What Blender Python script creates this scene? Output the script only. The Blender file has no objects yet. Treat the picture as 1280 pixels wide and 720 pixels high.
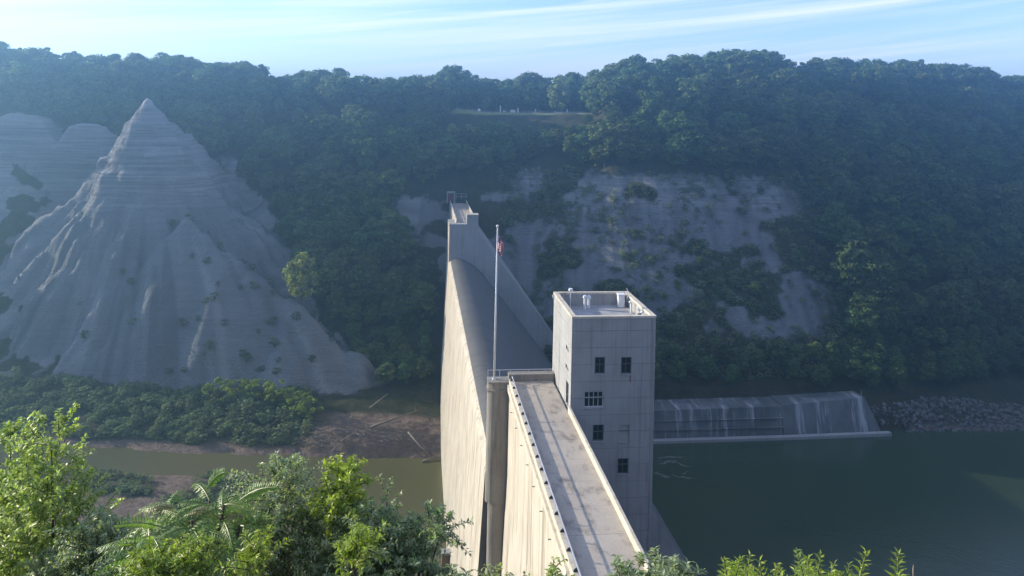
import bpy, bmesh, math, random
import numpy as np
from mathutils import Vector, Matrix, Euler

R = math.radians
random.seed(7)
rng = np.random.default_rng(7)
scene = bpy.context.scene
COL = scene.collection

# ------------------------------------------------------------------ camera
CAM_H = 41.7            # metres above the dam's deck (deck = 0)
FPX, ROLL = 960.0, 0.022
cam_data = bpy.data.cameras.new('camera')
cam = bpy.data.objects.new('camera', cam_data)
COL.objects.link(cam)
cam.location = (0, 0, CAM_H)
cam.rotation_mode = 'QUATERNION'
_c, _s = math.cos(ROLL), math.sin(ROLL)
cam.rotation_quaternion = Matrix(((_c, -_s, 0), (0, 0, -1), (_s, _c, 0))).to_quaternion()
cam_data.sensor_width = 36.0
cam_data.lens = 36.0 * FPX / 1280.0
cam_data.shift_y = (140.0 - 360.0) / 1280.0
cam_data.clip_start = 0.1
cam_data.clip_end = 8000
scene.camera = cam

# ------------------------------------------------------------------ sky, sun, exposure
SUN_AZ, SUN_EL = R(-75), R(18)         # azimuth from +Y (negative = to the left)
SUN_DIR = Vector((math.sin(SUN_AZ) * math.cos(SUN_EL), math.cos(SUN_AZ) * math.cos(SUN_EL), math.sin(SUN_EL)))
world = bpy.data.worlds.new('World')
scene.world = world
world.use_nodes = True
nt = world.node_tree
nt.nodes.clear()
w_out = nt.nodes.new('ShaderNodeOutputWorld')
w_bg = nt.nodes.new('ShaderNodeBackground')
w_bg.inputs['Strength'].default_value = 0.125
sky = nt.nodes.new('ShaderNodeTexSky')
sky.sky_type = 'NISHITA'
sky.sun_disc = False
sky.sun_elevation = SUN_EL
sky.sun_rotation = SUN_AZ
sky.altitude = 200
sky.air_density = 1.0
sky.dust_density = 0.35
sky.ozone_density = 3.5
# high thin cloud: long streaks, seen by direction
tc = nt.nodes.new('ShaderNodeTexCoord')
sep = nt.nodes.new('ShaderNodeSeparateXYZ')
nt.links.new(tc.outputs['Generated'], sep.inputs[0])


def wmath(op, a, b=None):
    n = nt.nodes.new('ShaderNodeMath')
    n.operation = op
    for k, v in enumerate((a, b)):
        if v is None:
            continue
        if isinstance(v, (int, float)):
            n.inputs[k].default_value = v
        else:
            nt.links.new(v, n.inputs[k])
    return n.outputs[0]


azim = wmath('ARCTAN2', sep.outputs[0], sep.outputs[1])
elev = wmath('ARCSINE', sep.outputs[2])


def cloud_layer(su, sv, tilt, scale, lo, hi, detail=6.0):
    u = wmath('MULTIPLY', azim, su)
    v = wmath('ADD', wmath('MULTIPLY', elev, sv), wmath('MULTIPLY', azim, tilt))
    comb = nt.nodes.new('ShaderNodeCombineXYZ')
    nt.links.new(u, comb.inputs[0])
    nt.links.new(v, comb.inputs[1])
    nz = nt.nodes.new('ShaderNodeTexNoise')
    nz.inputs['Scale'].default_value = scale
    nz.inputs['Detail'].default_value = detail
    nz.inputs['Roughness'].default_value = 0.55
    nz.inputs['Distortion'].default_value = 0.4
    nt.links.new(comb.outputs[0], nz.inputs['Vector'])
    mr = nt.nodes.new('ShaderNodeMapRange')
    mr.interpolation_type = 'SMOOTHSTEP'
    mr.inputs['From Min'].default_value = lo
    mr.inputs['From Max'].default_value = hi
    nt.links.new(nz.outputs['Fac'], mr.inputs['Value'])
    return mr.outputs['Result']


cl1 = cloud_layer(1.0, 26.0, -2.6, 1.15, 0.40, 0.68)
cl2 = cloud_layer(2.2, 60.0, -7.0, 1.6, 0.50, 0.75)
cl = wmath('MAXIMUM', wmath('MULTIPLY', cl1, 0.80), wmath('MULTIPLY', cl2, 0.60))
mixc = nt.nodes.new('ShaderNodeMix')
mixc.data_type = 'RGBA'
mixc.inputs['B'].default_value = (3.9, 4.0, 4.3, 1)
nt.links.new(cl, mixc.inputs['Factor'])
tint = nt.nodes.new('ShaderNodeMix')
tint.data_type = 'RGBA'
tint.blend_type = 'MULTIPLY'
tint.inputs['Factor'].default_value = 1.0
tint.inputs['B'].default_value = (0.80, 0.755, 1.0, 1)
nt.links.new(sky.outputs[0], tint.inputs['A'])
nt.links.new(tint.outputs['Result'], mixc.inputs['A'])
nt.links.new(mixc.outputs['Result'], w_bg.inputs['Color'])
nt.links.new(w_bg.outputs[0], w_out.inputs['Surface'])

sun_data = bpy.data.lights.new('sun', 'SUN')
sun_data.energy = 3.3
sun_data.angle = R(0.53)
sun_data.color = (1.0, 0.88, 0.70)
sun = bpy.data.objects.new('sun', sun_data)
COL.objects.link(sun)
sun.location = SUN_DIR * 300
sun.rotation_mode = 'QUATERNION'
sun.rotation_quaternion = (-SUN_DIR).to_track_quat('-Z', 'Y')

scene.view_settings.view_transform = 'Standard'
scene.view_settings.look = 'None'
scene.view_settings.gamma = 1.0
scene.view_settings.exposure = 1.48
scene.view_settings.use_curve_mapping = False
scene.render.engine = 'CYCLES'
scene.cycles.use_denoising = True
scene.cycles.max_bounces = 6
scene.cycles.volume_bounces = 0
scene.cycles.transparent_max_bounces = 8


# ------------------------------------------------------------------ helpers
def ray(px, py):
    xc, yc = (px - 640) / FPX, (140 - py) / FPX
    return np.array([_c * xc - _s * yc, 1.0, _s * xc + _c * yc])


def atd(px, py, d):
    r = ray(px, py) * d
    return Vector((r[0], r[1], r[2] + CAM_H))


def atz(px, py, z):
    r = ray(px, py)
    k = (z - CAM_H) / r[2]
    return Vector((r[0] * k, k, z))


def project(P):
    P = np.asarray(P, float)
    x, y, z = P[..., 0], P[..., 1], P[..., 2] - CAM_H
    return 640 + FPX * (_c * x + _s * z) / y, 140 - FPX * (-_s * x + _c * z) / y


def smooth(a, b, x):
    t = np.clip((x - a) / (b - a), 0, 1)
    return t * t * (3 - 2 * t)


_perm = rng.random((256, 256))


def vnoise(x, y):
    x, y = np.asarray(x, float), np.asarray(y, float)
    xi, yi = np.floor(x).astype(int), np.floor(y).astype(int)
    fx, fy = x - xi, y - yi
    fx, fy = fx * fx * (3 - 2 * fx), fy * fy * (3 - 2 * fy)
    a = _perm[xi & 255, yi & 255]
    b = _perm[(xi + 1) & 255, yi & 255]
    c = _perm[xi & 255, (yi + 1) & 255]
    d = _perm[(xi + 1) & 255, (yi + 1) & 255]
    return (a * (1 - fx) + b * fx) * (1 - fy) + (c * (1 - fx) + d * fx) * fy


def fbm(x, y, o=4):
    v, a, t = 0, 1.0, 0
    for k in range(o):
        v = v + a * vnoise(x * 2 ** k + 17.3 * k, y * 2 ** k + 9.1 * k)
        t += a
        a *= 0.5
    return v / t


def mesh_of(name, verts, faces, mats=None, smooth_shade=False):
    me = bpy.data.meshes.new(name)
    if isinstance(verts, np.ndarray) and isinstance(faces, np.ndarray):
        n, k = faces.shape
        me.vertices.add(len(verts))
        me.vertices.foreach_set('co', verts.astype(np.float32).ravel())
        me.loops.add(n * k)
        me.loops.foreach_set('vertex_index', faces.astype(np.int32).ravel())
        me.polygons.add(n)
        me.polygons.foreach_set('loop_start', np.arange(0, n * k, k, dtype=np.int32))
        me.polygons.foreach_set('loop_total', np.full(n, k, dtype=np.int32))
        me.update(calc_edges=True)
        me.validate()
    else:
        me.from_pydata([tuple(v) for v in verts], [], faces)
        me.update()
    if mats is not None:
        for m in (mats if isinstance(mats, (list, tuple)) else [mats]):
            me.materials.append(m)
    if smooth_shade:
        me.polygons.foreach_set('use_smooth', np.ones(len(me.polygons), dtype=bool))
    return me


def link(name, data, parent=None):
    o = bpy.data.objects.new(name, data)
    COL.objects.link(o)
    if parent is not None:
        o.parent = parent
    return o


def tag(o, label=None, cat=None, group=None, kind=None):
    for k, v in (('label', label), ('category', cat), ('group', group), ('kind', kind)):
        if v:
            o[k] = v
    return o


def thing(name, loc, rz, label, cat, group=None):
    o = link(name, None)
    o.location = loc
    o.rotation_euler = (0, 0, rz)
    o.empty_display_size = 0.5
    return tag(o, label, cat, group)


class MB:
    """collects verts and faces of one mesh"""

    def __init__(s):
        s.v, s.f = [], []

    def add(s, verts, faces):
        b = len(s.v)
        s.v += [tuple(p) for p in verts]
        s.f += [tuple(i + b for i in f) for f in faces]
        return s

    def box(s, x0, x1, y0, y1, z0, z1):
        return s.add([(x, y, z) for z in (z0, z1) for y in (y0, y1) for x in (x0, x1)],
                     [(0, 2, 3, 1), (4, 5, 7, 6), (0, 1, 5, 4), (2, 6, 7, 3), (0, 4, 6, 2), (1, 3, 7, 5)])

    def prism(s, prof, y0, y1):
        """profile [(x, z)] swept along y"""
        n = len(prof)
        vs = [(x, y0, z) for x, z in prof] + [(x, y1, z) for x, z in prof]
        fs = [tuple(range(n)), tuple(range(2 * n - 1, n - 1, -1))]
        fs += [(i, i + n, (i + 1) % n + n, (i + 1) % n) for i in range(n)]
        return s.add(vs, fs)

    def tube(s, pts, rad, seg=6, cap=True):
        pts = [Vector(p) for p in pts]
        rad = rad if isinstance(rad, (list, tuple)) else [rad] * len(pts)
        b, vs, fs = 0, [], []
        for i, p in enumerate(pts):
            d = (pts[min(i + 1, len(pts) - 1)] - pts[max(i - 1, 0)]).normalized()
            u = d.cross(Vector((0, 0, 1)) if abs(d.z) < 0.9 else Vector((1, 0, 0))).normalized()
            w = d.cross(u)
            for k in range(seg):
                a = 2 * math.pi * k / seg
                vs.append(p + (u * math.cos(a) + w * math.sin(a)) * rad[i])
        for i in range(len(pts) - 1):
            for k in range(seg):
                k2 = (k + 1) % seg
                fs.append((i * seg + k, i * seg + k2, (i + 1) * seg + k2, (i + 1) * seg + k))
        if cap:
            fs.append(tuple(range(seg - 1, -1, -1)))
            fs.append(tuple((len(pts) - 1) * seg + k for k in range(seg)))
        return s.add(vs, fs)

    def build(s, name, mat, parent=None, off=(0, 0, 0), smooth_shade=False, bevel=0):
        ox, oy, oz = off
        me = mesh_of(name, [(x - ox, y - oy, z - oz) for x, y, z in s.v], s.f, mat, smooth_shade)
        bm = bmesh.new()
        bm.from_mesh(me)
        bmesh.ops.recalc_face_normals(bm, faces=bm.faces)
        if bevel:
            bmesh.ops.bevel(bm, geom=list(bm.edges), offset=bevel, segments=2, affect='EDGES', clamp_overlap=True)
        bm.to_mesh(me)
        bm.free()
        return link(name, me, parent)


# ------------------------------------------------------------------ materials
def new_mat(name):
    m = bpy.data.materials.new(name)
    m.use_nodes = True
    t = m.node_tree
    t.nodes.clear()
    out = t.nodes.new('ShaderNodeOutputMaterial')
    return m, t, out


class NT:
    def __init__(s, t):
        s.t = t

    def n(s, typ, **kw):
        nd = s.t.nodes.new(typ)
        for k, v in kw.items():
            setattr(nd, k, v)
        return nd

    def set(s, sock, v):
        if isinstance(v, bpy.types.NodeSocket):
            s.t.links.new(v, sock)
        elif isinstance(v, (tuple, list)) and len(v) == 3 and sock.type == 'RGBA':
            sock.default_value = (*v, 1)
        else:
            sock.default_value = v

    def coord(s, kind='Object'):
        return s.n('ShaderNodeTexCoord').outputs[kind]

    def mapping(s, vec, scale=(1, 1, 1), loc=(0, 0, 0), rot=(0, 0, 0)):
        m = s.n('ShaderNodeMapping')
        s.set(m.inputs['Vector'], vec)
        m.inputs['Scale'].default_value = scale
        m.inputs['Location'].default_value = loc
        m.inputs['Rotation'].default_value = rot
        return m.outputs[0]

    def noise(s, vec, scale, detail=5, rough=0.55, dist=0.0):
        m = s.n('ShaderNodeTexNoise')
        s.set(m.inputs['Vector'], vec)
        m.inputs['Scale'].default_value = scale
        m.inputs['Detail'].default_value = detail
        m.inputs['Roughness'].default_value = rough
        m.inputs['Distortion'].default_value = dist
        return m.outputs['Fac']

    def ramp(s, v, lo, hi, a=0.0, b=1.0):
        m = s.n('ShaderNodeMapRange', interpolation_type='SMOOTHSTEP')
        s.set(m.inputs['Value'], v)
        for k, x in (('From Min', lo), ('From Max', hi), ('To Min', a), ('To Max', b)):
            m.inputs[k].default_value = x
        return m.outputs['Result']

    def mix(s, f, a, b, blend='MIX'):
        m = s.n('ShaderNodeMix', data_type='RGBA', blend_type=blend)
        s.set(m.inputs['Factor'], f)
        s.set(m.inputs['A'], a)
        s.set(m.inputs['B'], b)
        return m.outputs['Result']

    def math(s, op, a, b=0.0):
        m = s.n('ShaderNodeMath', operation=op)
        s.set(m.inputs[0], a)
        s.set(m.inputs[1], b)
        return m.outputs[0]

    def bump(s, h, strength, dist):
        m = s.n('ShaderNodeBump')
        s.set(m.inputs['Height'], h)
        m.inputs['Strength'].default_value = strength
        m.inputs['Distance'].default_value = dist
        return m.outputs[0]

    def principled(s, col, rough=0.85, normal=None, spec=0.3, metal=0.0):
        p = s.n('ShaderNodeBsdfPrincipled')
        s.set(p.inputs['Base Color'], col)
        s.set(p.inputs['Roughness'], rough)
        p.inputs['Specular IOR Level'].default_value = spec
        p.inputs['Metallic'].default_value = metal
        if normal is not None:
            s.set(p.inputs['Normal'], normal)
        return p.outputs[0]


def concrete(name, base, dark, streak=0.5, streak_scale=(0.9, 0.9, 0.035), grain=0.35, lift=None):
    m, t, out = new_mat(name)
    g = NT(t)
    co = g.coord('Object')
    st = g.noise(g.mapping(co, streak_scale), 1.3, 7, 0.68)
    blot = g.noise(co, 0.22, 6, 0.6)
    fine = g.noise(co, 3.5, 6, 0.7)
    light = tuple(min(1, c * 1.18) for c in base)
    c = g.mix(g.ramp(blot, 0.35, 0.7), light, base)
    c = g.mix(g.math('MULTIPLY', g.ramp(st, 0.48, 0.68), streak), c, dark)
    c = g.mix(g.math('MULTIPLY', g.ramp(fine, 0.4, 0.75), grain), c, tuple(x * 0.72 for x in base))
    if lift:                                    # thin pour lines of the formwork, level all round
        sp = g.n('ShaderNodeSeparateXYZ')
        g.set(sp.inputs[0], co)
        fr = g.math('FRACT', g.math('DIVIDE', sp.outputs[2], lift))
        ln = g.math('LESS_THAN', fr, 0.035)
        c = g.mix(g.math('MULTIPLY', ln, 0.35), c, dark)
    nrm = g.bump(g.math('ADD', fine, g.math('MULTIPLY', st, 0.6)), 0.25, 0.05)
    g.set(out.inputs['Surface'], g.principled(c, 0.9, nrm, 0.25))
    return m


def plain(name, col, rough=0.6, metal=0.0, var=0.25, scale=2.0, spec=0.4):
    m, t, out = new_mat(name)
    g = NT(t)
    nz = g.noise(g.coord('Object'), scale, 4, 0.6)
    c = g.mix(g.ramp(nz, 0.35, 0.7, 0, var), col, tuple(x * 0.5 for x in col))
    g.set(out.inputs['Surface'], g.principled(c, rough, None, spec, metal))
    return m


def leaf_mat(name, col, col2, trans=0.35, var=0.35, hue_noise=0.6, gloss=0.6, hv=0.06, vv=0.95, spec=0.2):
    m, t, out = new_mat(name)
    g = NT(t)
    oi = g.n('ShaderNodeObjectInfo')
    nz = g.noise(g.coord('Object'), hue_noise, 3, 0.6)
    c = g.mix(g.ramp(nz, 0.35, 0.65), col, col2)
    c = g.mix(oi.outputs['Random'], c, g.mix(0.5, c, tuple(x * (1 - var) for x in col)))
    hsv = g.n('ShaderNodeHueSaturation')
    g.set(hsv.inputs['Color'], c)
    g.set(hsv.inputs['Hue'], g.math('ADD', g.math('MULTIPLY', g.math('FRACT', g.math('MULTIPLY', oi.outputs['Random'], 7.31)), hv), 0.497 - hv / 2))
    g.set(hsv.inputs['Value'], g.math('ADD', g.math('MULTIPLY', oi.outputs['Random'], vv), 1.03 - vv / 2))
    c = hsv.outputs[0]
    p = g.principled(c, gloss, None, spec)
    tr = g.n('ShaderNodeBsdfTranslucent')
    g.set(tr.inputs['Color'], g.mix(1.0, c, (1.0, 1.15, 0.45), 'MULTIPLY'))
    mx = g.n('ShaderNodeMixShader')
    mx.inputs[0].default_value = trans
    g.set(mx.inputs[1], p)
    g.set(mx.inputs[2], tr.outputs[0])
    g.set(out.inputs['Surface'], mx.outputs[0])
    return m


M = {}
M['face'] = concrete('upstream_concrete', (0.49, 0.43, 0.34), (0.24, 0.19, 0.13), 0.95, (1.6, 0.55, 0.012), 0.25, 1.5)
M['crest'] = concrete('weathered_concrete', (0.12, 0.115, 0.107), (0.055, 0.052, 0.05), 0.6, (0.12, 1.3, 0.12), 0.5)
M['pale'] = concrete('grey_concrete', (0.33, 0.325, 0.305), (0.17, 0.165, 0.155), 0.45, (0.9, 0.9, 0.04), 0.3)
M['pier'] = concrete('pier_concrete', (0.27, 0.245, 0.205), (0.10, 0.09, 0.08), 0.7, (0.8, 0.8, 0.06), 0.5)
M['tower'] = concrete('tower_concrete', (0.33, 0.32, 0.30), (0.17, 0.16, 0.145), 0.6, (1.5, 1.5, 0.05), 0.3)
M['deck'] = concrete('deck_concrete', (0.40, 0.35, 0.285), (0.17, 0.145, 0.12), 0.75, (0.5, 0.28, 0.4), 0.5)
M['parapet'] = concrete('parapet_concrete', (0.52, 0.46, 0.36), (0.26, 0.22, 0.17), 0.5, (1.0, 1.0, 0.2), 0.3)
M['joint'] = plain('joint_filler', (0.05, 0.05, 0.05), 0.9)
M['mortar'] = plain('joint_mortar', (0.13, 0.125, 0.12), 0.9)
M['steel'] = plain('galvanised_steel', (0.62, 0.63, 0.64), 0.4, 0.35, 0.2)
M['white_metal'] = plain('white_paint', (0.75, 0.75, 0.74), 0.5, 0, 0.15)
M['dark_metal'] = plain('dark_metal', (0.05, 0.05, 0.055), 0.5, 0.3, 0.2)
M['rust'] = plain('rusty_red_steel', (0.20, 0.05, 0.035), 0.7, 0, 0.4)
M['frame'] = plain('window_frame', (0.10, 0.11, 0.11), 0.5)
M['wframe'] = plain('white_window_frame', (0.62, 0.62, 0.58), 0.5)
M['roofing'] = plain('pale_roofing', (0.36, 0.36, 0.355), 0.8, 0, 0.5, 0.5)
M['wood'] = plain('brown_wood', (0.16, 0.10, 0.06), 0.8, 0, 0.4, 6)
M['drift'] = plain('bleached_driftwood', (0.22, 0.185, 0.15), 0.85, 0, 0.5, 3)
M['bark'] = plain('bark', (0.11, 0.085, 0.065), 0.9, 0, 0.5, 4)
M['stem'] = plain('green_stem', (0.10, 0.13, 0.04), 0.7, 0, 0.3, 6)
M['leaf_far'] = leaf_mat('hillside_leaves', (0.068, 0.115, 0.038), (0.205, 0.285, 0.085), 0.32, 0.4, 9.0)  # clump-sized tone contrast painted in for lit leaves and dark gaps
M['leaf_pale'] = leaf_mat('pale_tree_leaves', (0.20, 0.25, 0.08), (0.42, 0.46, 0.17), 0.4, 0.2, 9.0, hv=0.02, vv=0.3)  # light green leaves, lightened further in place of sun on these crowns
M['leaf_scrub'] = leaf_mat('scrub_leaves', (0.20, 0.25, 0.13), (0.38, 0.43, 0.25), 0.45, 0.3, 5.0)
M['leaf_poplar'] = leaf_mat('light_green_leaves', (0.40, 0.48, 0.16), (0.30, 0.40, 0.13), 0.5, 0.2, 1.5, 0.42, hv=0.012, vv=0.2, spec=0.55)
M['leaf_olive'] = leaf_mat('grey_green_leaves', (0.33, 0.39, 0.23), (0.23, 0.30, 0.165), 0.45, 0.2, 1.5, 0.42, hv=0.012, vv=0.2, spec=0.55)
M['leaf_dark'] = leaf_mat('dark_green_leaves', (0.30, 0.37, 0.20), (0.21, 0.285, 0.145), 0.45, 0.2, 1.5, 0.42, hv=0.012, vv=0.2, spec=0.55)
M['leaf_yellow'] = leaf_mat('yellow_green_leaves', (0.33, 0.41, 0.06), (0.25, 0.35, 0.06), 0.5, 0.15, 1.5, 0.42, hv=0.012, vv=0.2, spec=0.55)
M['leaf_sumac'] = leaf_mat('compound_leaves', (0.25, 0.35, 0.10), (0.17, 0.27, 0.08), 0.5, 0.25, 2.0, 0.42, hv=0.012, vv=0.35, spec=0.5)
M['leaf_sumac_tip'] = leaf_mat('young_bronze_leaves', (0.30, 0.29, 0.10), (0.24, 0.20, 0.09), 0.4, 0.2, 2.0, 0.42, hv=0.012, vv=0.35, spec=0.5)


def glass_mat():
    m, t, out = new_mat('dark_window_glass')
    g = NT(t)
    nz = g.noise(g.coord('Object'), 0.7, 3)
    g.set(out.inputs['Surface'], g.principled(g.mix(nz, (0.01, 0.013, 0.016), (0.03, 0.035, 0.04)), 0.08, None, 0.6))
    return m


M['glass'] = glass_mat()


def terrain_mat():
    m, t, out = new_mat('gorge_ground')
    g = NT(t)
    rl = g.n('ShaderNodeAttribute', attribute_name='rill').outputs['Fac']
    at = g.n('ShaderNodeVertexColor', layer_name='cover')
    sp = g.n('ShaderNodeSeparateColor')
    g.set(sp.inputs[0], at.outputs[0])
    rock, grass, mud = sp.outputs[0], sp.outputs[1], sp.outputs[2]
    co = g.coord('Object')
    # bedded shale: beds follow height, with a slight wave
    beds = g.noise(g.mapping(co, (0.02, 0.02, 0.75)), 1.0, 8, 0.7, 0.15)
    beds2 = g.noise(g.mapping(co, (0.05, 0.05, 2.6)), 1.0, 4, 0.6, 0.1)
    rill = g.noise(g.mapping(co, (0.55, 0.16, 0.05)), 1.0, 6, 0.65, 0.3)
    fine = g.noise(co, 1.1, 6, 0.7)
    sz = g.n('ShaderNodeSeparateXYZ')
    g.set(sz.inputs[0], co)
    hi = g.ramp(sz.outputs[2], -6.0, 8.0, 0.22, 1.0)
    c = g.mix(g.math('MULTIPLY', g.ramp(beds, 0.38, 0.62), hi), (0.225, 0.235, 0.245), (0.35, 0.35, 0.345))
    c = g.mix(g.math('MULTIPLY', g.math('MULTIPLY', g.ramp(beds2, 0.50, 0.64), 0.6), hi), c, (0.13, 0.115, 0.105))
    c = g.mix(g.math('MULTIPLY', g.ramp(rl, 0.50, 0.75), 0.5), c, (0.42, 0.425, 0.425))
    c = g.mix(g.math('MULTIPLY', g.ramp(rl, 0.48, 0.25), 0.5), c, (0.10, 0.10, 0.10))
    c = g.mix(g.math('MULTIPLY', g.ramp(fine, 0.5, 0.75), 0.5), c, (0.125, 0.125, 0.12))
    soil = g.mix(g.ramp(g.noise(co, 0.3, 6, 0.65), 0.35, 0.65), (0.035, 0.045, 0.018), (0.075, 0.07, 0.035))
    lawn = g.mix(g.noise(co, 0.8, 5), (0.19, 0.25, 0.075), (0.27, 0.31, 0.12))
    silt = g.mix(g.ramp(g.noise(co, 0.5, 7, 0.7), 0.35, 0.7), (0.28, 0.205, 0.155), (0.13, 0.095, 0.07))
    rock = g.ramp(g.math('ADD', rock, g.math('MULTIPLY', g.math('SUBTRACT', g.noise(co, 0.28, 8, 0.75), 0.5), 1.7)), 0.28, 0.72)
    c = g.mix(rock, soil, c)
    c = g.mix(mud, c, silt)
    c = g.mix(grass, c, lawn)
    h = g.math('ADD', g.math('MULTIPLY', beds2, 0.5), g.math('ADD', fine, g.math('MULTIPLY', rl, 1.5)))
    nrm = g.bump(h, 1.0, 1.1)
    g.set(out.inputs['Surface'], g.principled(c, 0.95, nrm, 0.1))
    return m


M['terrain'] = terrain_mat()


def water_mat(name, c1, c2):
    m, t, out = new_mat(name)
    g = NT(t)
    co = g.coord('Object')
    c = g.mix(g.ramp(g.noise(co, 0.012, 3), 0.35, 0.65), c1, c2)
    h = g.noise(g.mapping(co, (1, 1, 1)), 0.9, 4, 0.6)
    h2 = g.noise(co, 0.07, 3, 0.5)
    nrm = g.bump(g.math('ADD', h, g.math('MULTIPLY', h2, 3.0)), 0.10, 0.25)
    g.set(out.inputs['Surface'], g.principled(c, 0.2, nrm, 0.5))
    return m


M['water'] = water_mat('silty_river_water', (0.135, 0.118, 0.045), (0.11, 0.105, 0.042))
M['pool'] = water_mat('green_pool_water', (0.046, 0.066, 0.030), (0.038, 0.058, 0.028))


def wet_wall_mat():
    m, t, out = new_mat('wet_streaked_concrete')
    g = NT(t)
    co = g.coord('Object')
    st = g.noise(g.mapping(co, (0.42, 0.05, 0.03)), 1.0, 5, 0.75)
    st2 = g.noise(g.mapping(co, (1.5, 0.05, 0.05)), 1.0, 4, 0.7)
    bl = g.noise(co, 0.15, 5, 0.6)
    c = g.mix(g.ramp(bl, 0.3, 0.7), (0.10, 0.105, 0.105), (0.17, 0.17, 0.165))
    w = g.math('ADD', g.math('MULTIPLY', g.ramp(st, 0.52, 0.64), 0.7), g.math('MULTIPLY', g.ramp(st2, 0.60, 0.72), 0.4))
    c = g.mix(g.math('MULTIPLY', w, 0.9), c, (0.55, 0.56, 0.56))
    g.set(out.inputs['Surface'], g.principled(c, g.ramp(bl, 0.2, 0.8, 0.35, 0.7), None, 0.5))
    return m


M['wet_wall'] = wet_wall_mat()


def rock_mat():
    m, t, out = new_mat('riprap_stone')
    g = NT(t)
    co = g.coord('Object')
    c = g.mix(g.ramp(g.noise(co, 0.6, 5, 0.8), 0.35, 0.65), (0.075, 0.072, 0.07), (0.21, 0.20, 0.185))
    g.set(out.inputs['Surface'], g.principled(c, 0.9, g.bump(g.noise(co, 3, 4), 0.4, 0.1), 0.2))
    return m


M['riprap'] = rock_mat()


def flag_mat():
    m, t, out = new_mat('striped_flag_cloth')
    g = NT(t)
    uv = g.n('ShaderNodeUVMap', uv_map='cloth').outputs[0]
    sp = g.n('ShaderNodeSeparateXYZ')
    g.set(sp.inputs[0], uv)
    stripe = g.math('GREATER_THAN', g.math('FRACT', g.math('MULTIPLY', sp.outputs[1], 6.5)), 0.5)
    c = g.mix(stripe, (0.55, 0.035, 0.05), (0.80, 0.78, 0.76))
    canton = g.math('MULTIPLY', g.math('LESS_THAN', sp.outputs[0], 0.4), g.math('GREATER_THAN', sp.outputs[1], 0.46))
    vor = g.n('ShaderNodeTexVoronoi')
    g.set(vor.inputs['Vector'], g.mapping(uv, (14, 9, 1)))
    vor.inputs['Scale'].default_value = 1.0
    star = g.math('LESS_THAN', vor.outputs['Distance'], 0.22)
    c = g.mix(canton, c, g.mix(star, (0.03, 0.04, 0.15), (0.72, 0.7, 0.68)))
    g.set(out.inputs['Surface'], g.principled(c, 0.8))
    return m


M['flag'] = flag_mat()

# ------------------------------------------------------------------ terrain
PHI = R(6.8)                              # the dam runs a little left of straight ahead
AX = np.array([-math.sin(PHI), math.cos(PHI)])
BX = np.array([math.cos(PHI), math.sin(PHI)])
WATER = -66.0


def st_of(X, Y):
    return X * AX[0] + Y * AX[1], X * BX[0] + Y * BX[1]      # s along the axis, t downstream


def world_st(s, t, z):
    p = AX * s + BX * t
    return Vector((p[0], p[1], z))


# gorge wall across the river, by bearing: depth and height of points from the shore up to the plateau
COLS = {
    -420: [(215, -66), (235, -60), (270, -48), (310, -16), (345, 14), (380, 36), (430, 44)],
    -200: [(240, -66), (262, -60), (286, -52), (314, -20), (342, 16), (362, 42), (390, 52)],
    0: [(243, -66), (264, -60), (286, -52), (312, -22), (338, 14), (356, 42), (376, 57)],
    180: [(238, -66), (266, -60), (306, -54), (344, -14), (362, 20), (378, 42), (398, 53)],
    320: [(237, -66), (266, -60), (304, -55), (340, -20), (362, 16), (384, 43), (404, 50)],
    450: [(237, -66), (262, -60), (290, -55), (318, -28), (346, 6), (376, 38), (402, 44)],
    560: [(238, -66), (262, -60), (285, -50), (318, -28), (346, -4), (352, 6), (386, 34), (398, 40.5), (404, 41.3)],
    650: [(256, -66), (262, -58), (285, -50), (318, -24), (348, 6), (380, 34), (392, 40.2), (398, 41.0)],
    735: [(256, -66), (262, -58), (278, -50), (312, -18), (344, 12), (374, 36), (392, 41), (400, 42)],
    780: [(256, -66), (262, -58), (276, -50), (310, -16), (342, 18), (372, 46), (394, 54)],
    860: [(257, -66), (263, -58), (278, -50), (314, -14), (346, 22), (374, 50), (396, 58)],
    960: [(260, -66), (266, -58), (284, -46), (322, -10), (354, 26), (384, 54), (408, 59)],
    1080: [(266, -66), (272, -57), (290, -48), (334, -10), (368, 26), (400, 54), (424, 59)],
    1180: [(268, -66), (278, -60), (296, -52), (344, -12), (384, 26), (420, 54), (446, 59)],
    1280: [(270, -66), (284, -61), (304, -55), (358, -14), (404, 24), (442, 53), (470, 58)],
    1500: [(285, -66), (300, -60), (320, -52), (380, -14), (440, 26), (490, 54), (525, 58)],
    1800: [(310, -66), (325, -60), (350, -52), (420, -14), (490, 26), (550, 54), (590, 58)],
}
_ck = np.array(sorted(COLS))
_cq = (_ck - 640) / FPX


def far_wall(X, Y):
    q = np.clip(X / np.maximum(Y, 1), _cq[0], _cq[-1] - 1e-6)
    i = np.clip(np.searchsorted(_cq, q, side='right') - 1, 0, len(_cq) - 2)
    Z = np.stack([np.interp(Y, [p[0] - 12 for p in COLS[k][:1]] + [p[0] for p in COLS[k]],
                            [-72] + [p[1] for p in COLS[k]]) for k in _ck])
    w = (q - _cq[i]) / (_cq[i + 1] - _cq[i])
    w = w * w * (3 - 2 * w)
    idx = np.arange(len(i.ravel()))
    Zf = Z.reshape(len(_ck), -1)
    a = Zf[i.ravel(), idx].reshape(i.shape)
    b = Zf[i.ravel() + 1, idx].reshape(i.shape)
    return a * (1 - w) + b * w


SPURS = [  # apex x, y, z, spread to the sides, reach to the front, steepness
    (-157, 330, 44.0, 1.00, 0.60, 0),
    (-193, 347, 32.0, 1.35, 0.36, 31),
    (-224, 347, 36.0, 1.6, 0.36, 67),
    (-296, 318, 8.0, 0.70, 0.50, 93),  # unseen spur out of view, added to shade the left bank
]


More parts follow.
